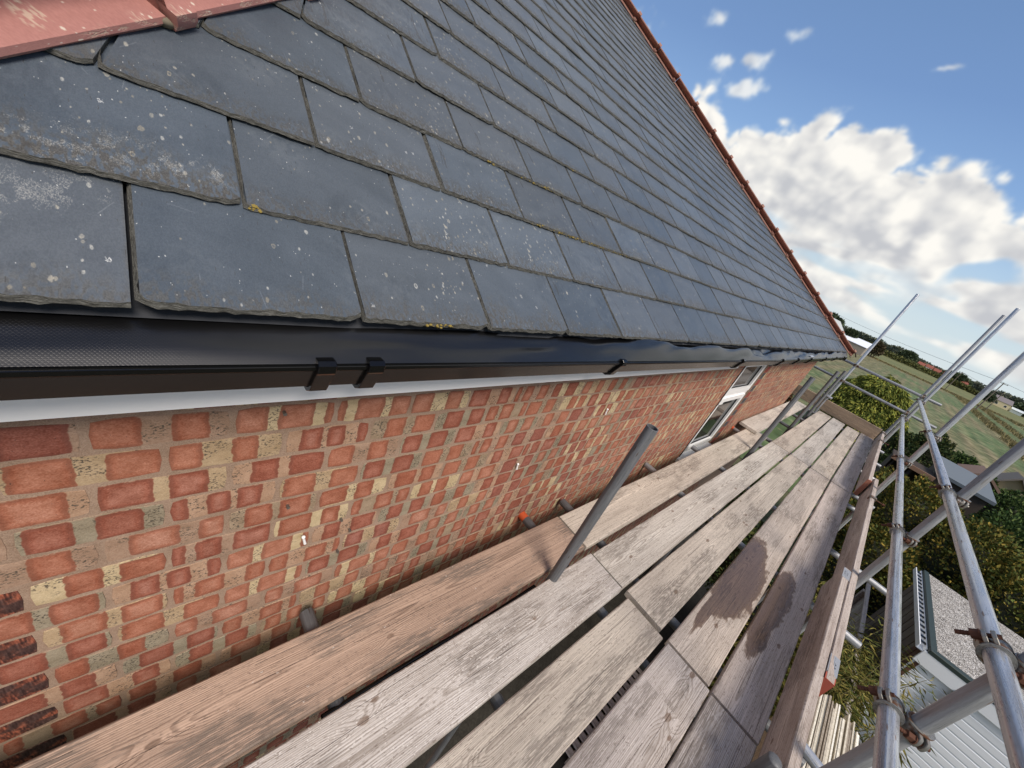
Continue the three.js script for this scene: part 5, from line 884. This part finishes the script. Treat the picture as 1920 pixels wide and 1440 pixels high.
{ // the wood along the horizon and the hedges below it
  const R = rng(95);
  const woods = (name, label, pts, n, size, pal, seed, core) => { const g = thing(name, label, 'wood', V(0, GROUND, pts[0][1])), list = [], cores = []; g.userData.kind = 'stuff';
    for (let k = 0; k < n; k++) { const t = R() * (pts.length - 1), i = Math.floor(t), f = t - i, [xa, da, ha] = pts[i], [xb, db, hb] = pts[i + 1], x = mix(xa, xb, f), d = mix(da, db, f), h = mix(ha, hb, f) * (0.55 + 0.8 * fbm(x * 0.11 + seed, 3, 4)); const y = h * Math.sqrt(R()); list.push([x + (R() - 0.5) * 4, y, -(d - pts[0][1]) + (R() - 0.5) * 7, R() - 0.5, R() - 0.2, R() - 0.5, size * (0.6 + R())]); }
    for (let i = 0; i < pts.length - 1; i++) { const [xa, da, ha] = pts[i], [xb, db] = pts[i + 1]; cores.push(build([xa, 0, -(da - pts[0][1]) - 3, xb, 0, -(db - pts[0][1]) - 3, xb, ha * 0.6, -(db - pts[0][1]) - 3, xa, ha * 0.6, -(da - pts[0][1]) - 3, xa, 0, -(da - pts[0][1]) + 2, xb, 0, -(db - pts[0][1]) + 2], [0, 1, 2, 0, 2, 3, 4, 5, 2, 4, 2, 3])); }
    mesh(g, 'undergrowth', mergeGeometries(cores), core).userData.kind = 'stuff'; leaves(g, 'leaves', LEAF, list, pal, seed, true); return g; };
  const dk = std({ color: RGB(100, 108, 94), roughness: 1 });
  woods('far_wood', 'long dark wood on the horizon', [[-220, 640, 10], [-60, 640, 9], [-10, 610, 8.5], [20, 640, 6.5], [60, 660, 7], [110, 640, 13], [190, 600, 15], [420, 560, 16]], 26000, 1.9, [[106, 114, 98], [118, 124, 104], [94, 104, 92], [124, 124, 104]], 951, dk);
  woods('far_hedge', 'hedge line along the top of the far meadow', [[-60, 330, 3.4], [-20, 360, 3.2], [20, 410, 3], [60, 420, 2.6], [120, 430, 3]], 12000, 1.0, [[92, 96, 56], [108, 106, 62], [78, 84, 50]], 952, std({ color: RGB(80, 82, 50), roughness: 1 }));
  // pale dry grass on the field strips
  const g = thing('dry_grass', 'pale dry grass tufts along the field strips', 'grass', V(0, GROUND, 100)); g.userData.kind = 'stuff'; const list = [];
  for (let k = 0; k < 26000; k++) { let x, d; const t = R(); if (t < 0.35) { x = -60 + 140 * R(); d = 206 + (R() + R() - 1) * 4; } else { d = 30 + 175 * R(); x = [15, 20.5, 29][Math.floor(R() * 3)] + d * 0.018 + (R() + R() - 1) * 1.4; if (fbm(x * 0.5, d * 0.16, 3) < 0.42) continue; } list.push([x, 0, -(d - 100), (R() - 0.5) * 0.9, 1, (R() - 0.5) * 0.9, 0.35 + 0.55 * R()]); }
  leaves(g, 'tufts', BLADE, list, [[146, 134, 96], [128, 118, 80], [108, 104, 64], [158, 146, 110]], 953, true);
}
{
  const wood = std({ color: RGB(112, 102, 90), roughness: 0.95 }), metal = std({ color: RGB(70, 72, 74), roughness: 0.6 });
  const pole = (label, x, d, top) => { const g = thing('utility_pole', label, 'utility pole', V(x, GROUND, d), 'poles carrying the wires'), h = top - GROUND; mesh(g, 'pole', new THREE.CylinderGeometry(0.10, 0.15, h, 10).translate(0, h / 2, 0), wood); mesh(g, 'crossarm', new THREE.BoxGeometry(1.7, 0.12, 0.12).translate(0, h - 0.25, 0), wood); for (const s of [-0.75, 0, 0.75]) mesh(g, 'insulator', new THREE.CylinderGeometry(0.05, 0.07, 0.2, 8).translate(s, h - 0.1, 0), metal); return V(x, top, d); };
  const a = pole('far pole left of the white bungalow roof', -27.4, 210, 4.1), b = pole('pole seen right of the tall far uprights', 16.0, 220, 2.6), c = pole('nearest utility pole, right of the third outer upright', 17.9, 150, 3.15), e = pole('short pole near the cream cottage', 25.6, 200, 1.4), f = V(37, 3.0, 150);
  const wire = (p, q, sag, label) => { const pts = []; for (let k = 0; k <= 16; k++) { const t = k / 16; pts.push(p.clone().lerp(q, t).add(new THREE.Vector3(0, -sag * 4 * t * (1 - t), 0))); } single('overhead_wire', new THREE.TubeGeometry(new THREE.CatmullRomCurve3(pts), 32, 0.035, 6), std({ color: RGB(92, 96, 100), roughness: 0.6 }), label, 'wire', 'overhead wires'); };
  wire(V(-60, 5.2, 260), a, 0.2, 'overhead wire passing behind the red hip tiles'); wire(a, c, 0.7, 'long overhead wire crossing the sky above the field'); wire(c, f, 0.3, 'overhead wire leaving the picture on the right'); wire(b, e, 0.3, 'lower wire between the two distant poles');
}
scene.traverse((o) => { if (o.isMesh) { o.castShadow = o.receiveShadow = true; } });
renderer.render(scene, camera);
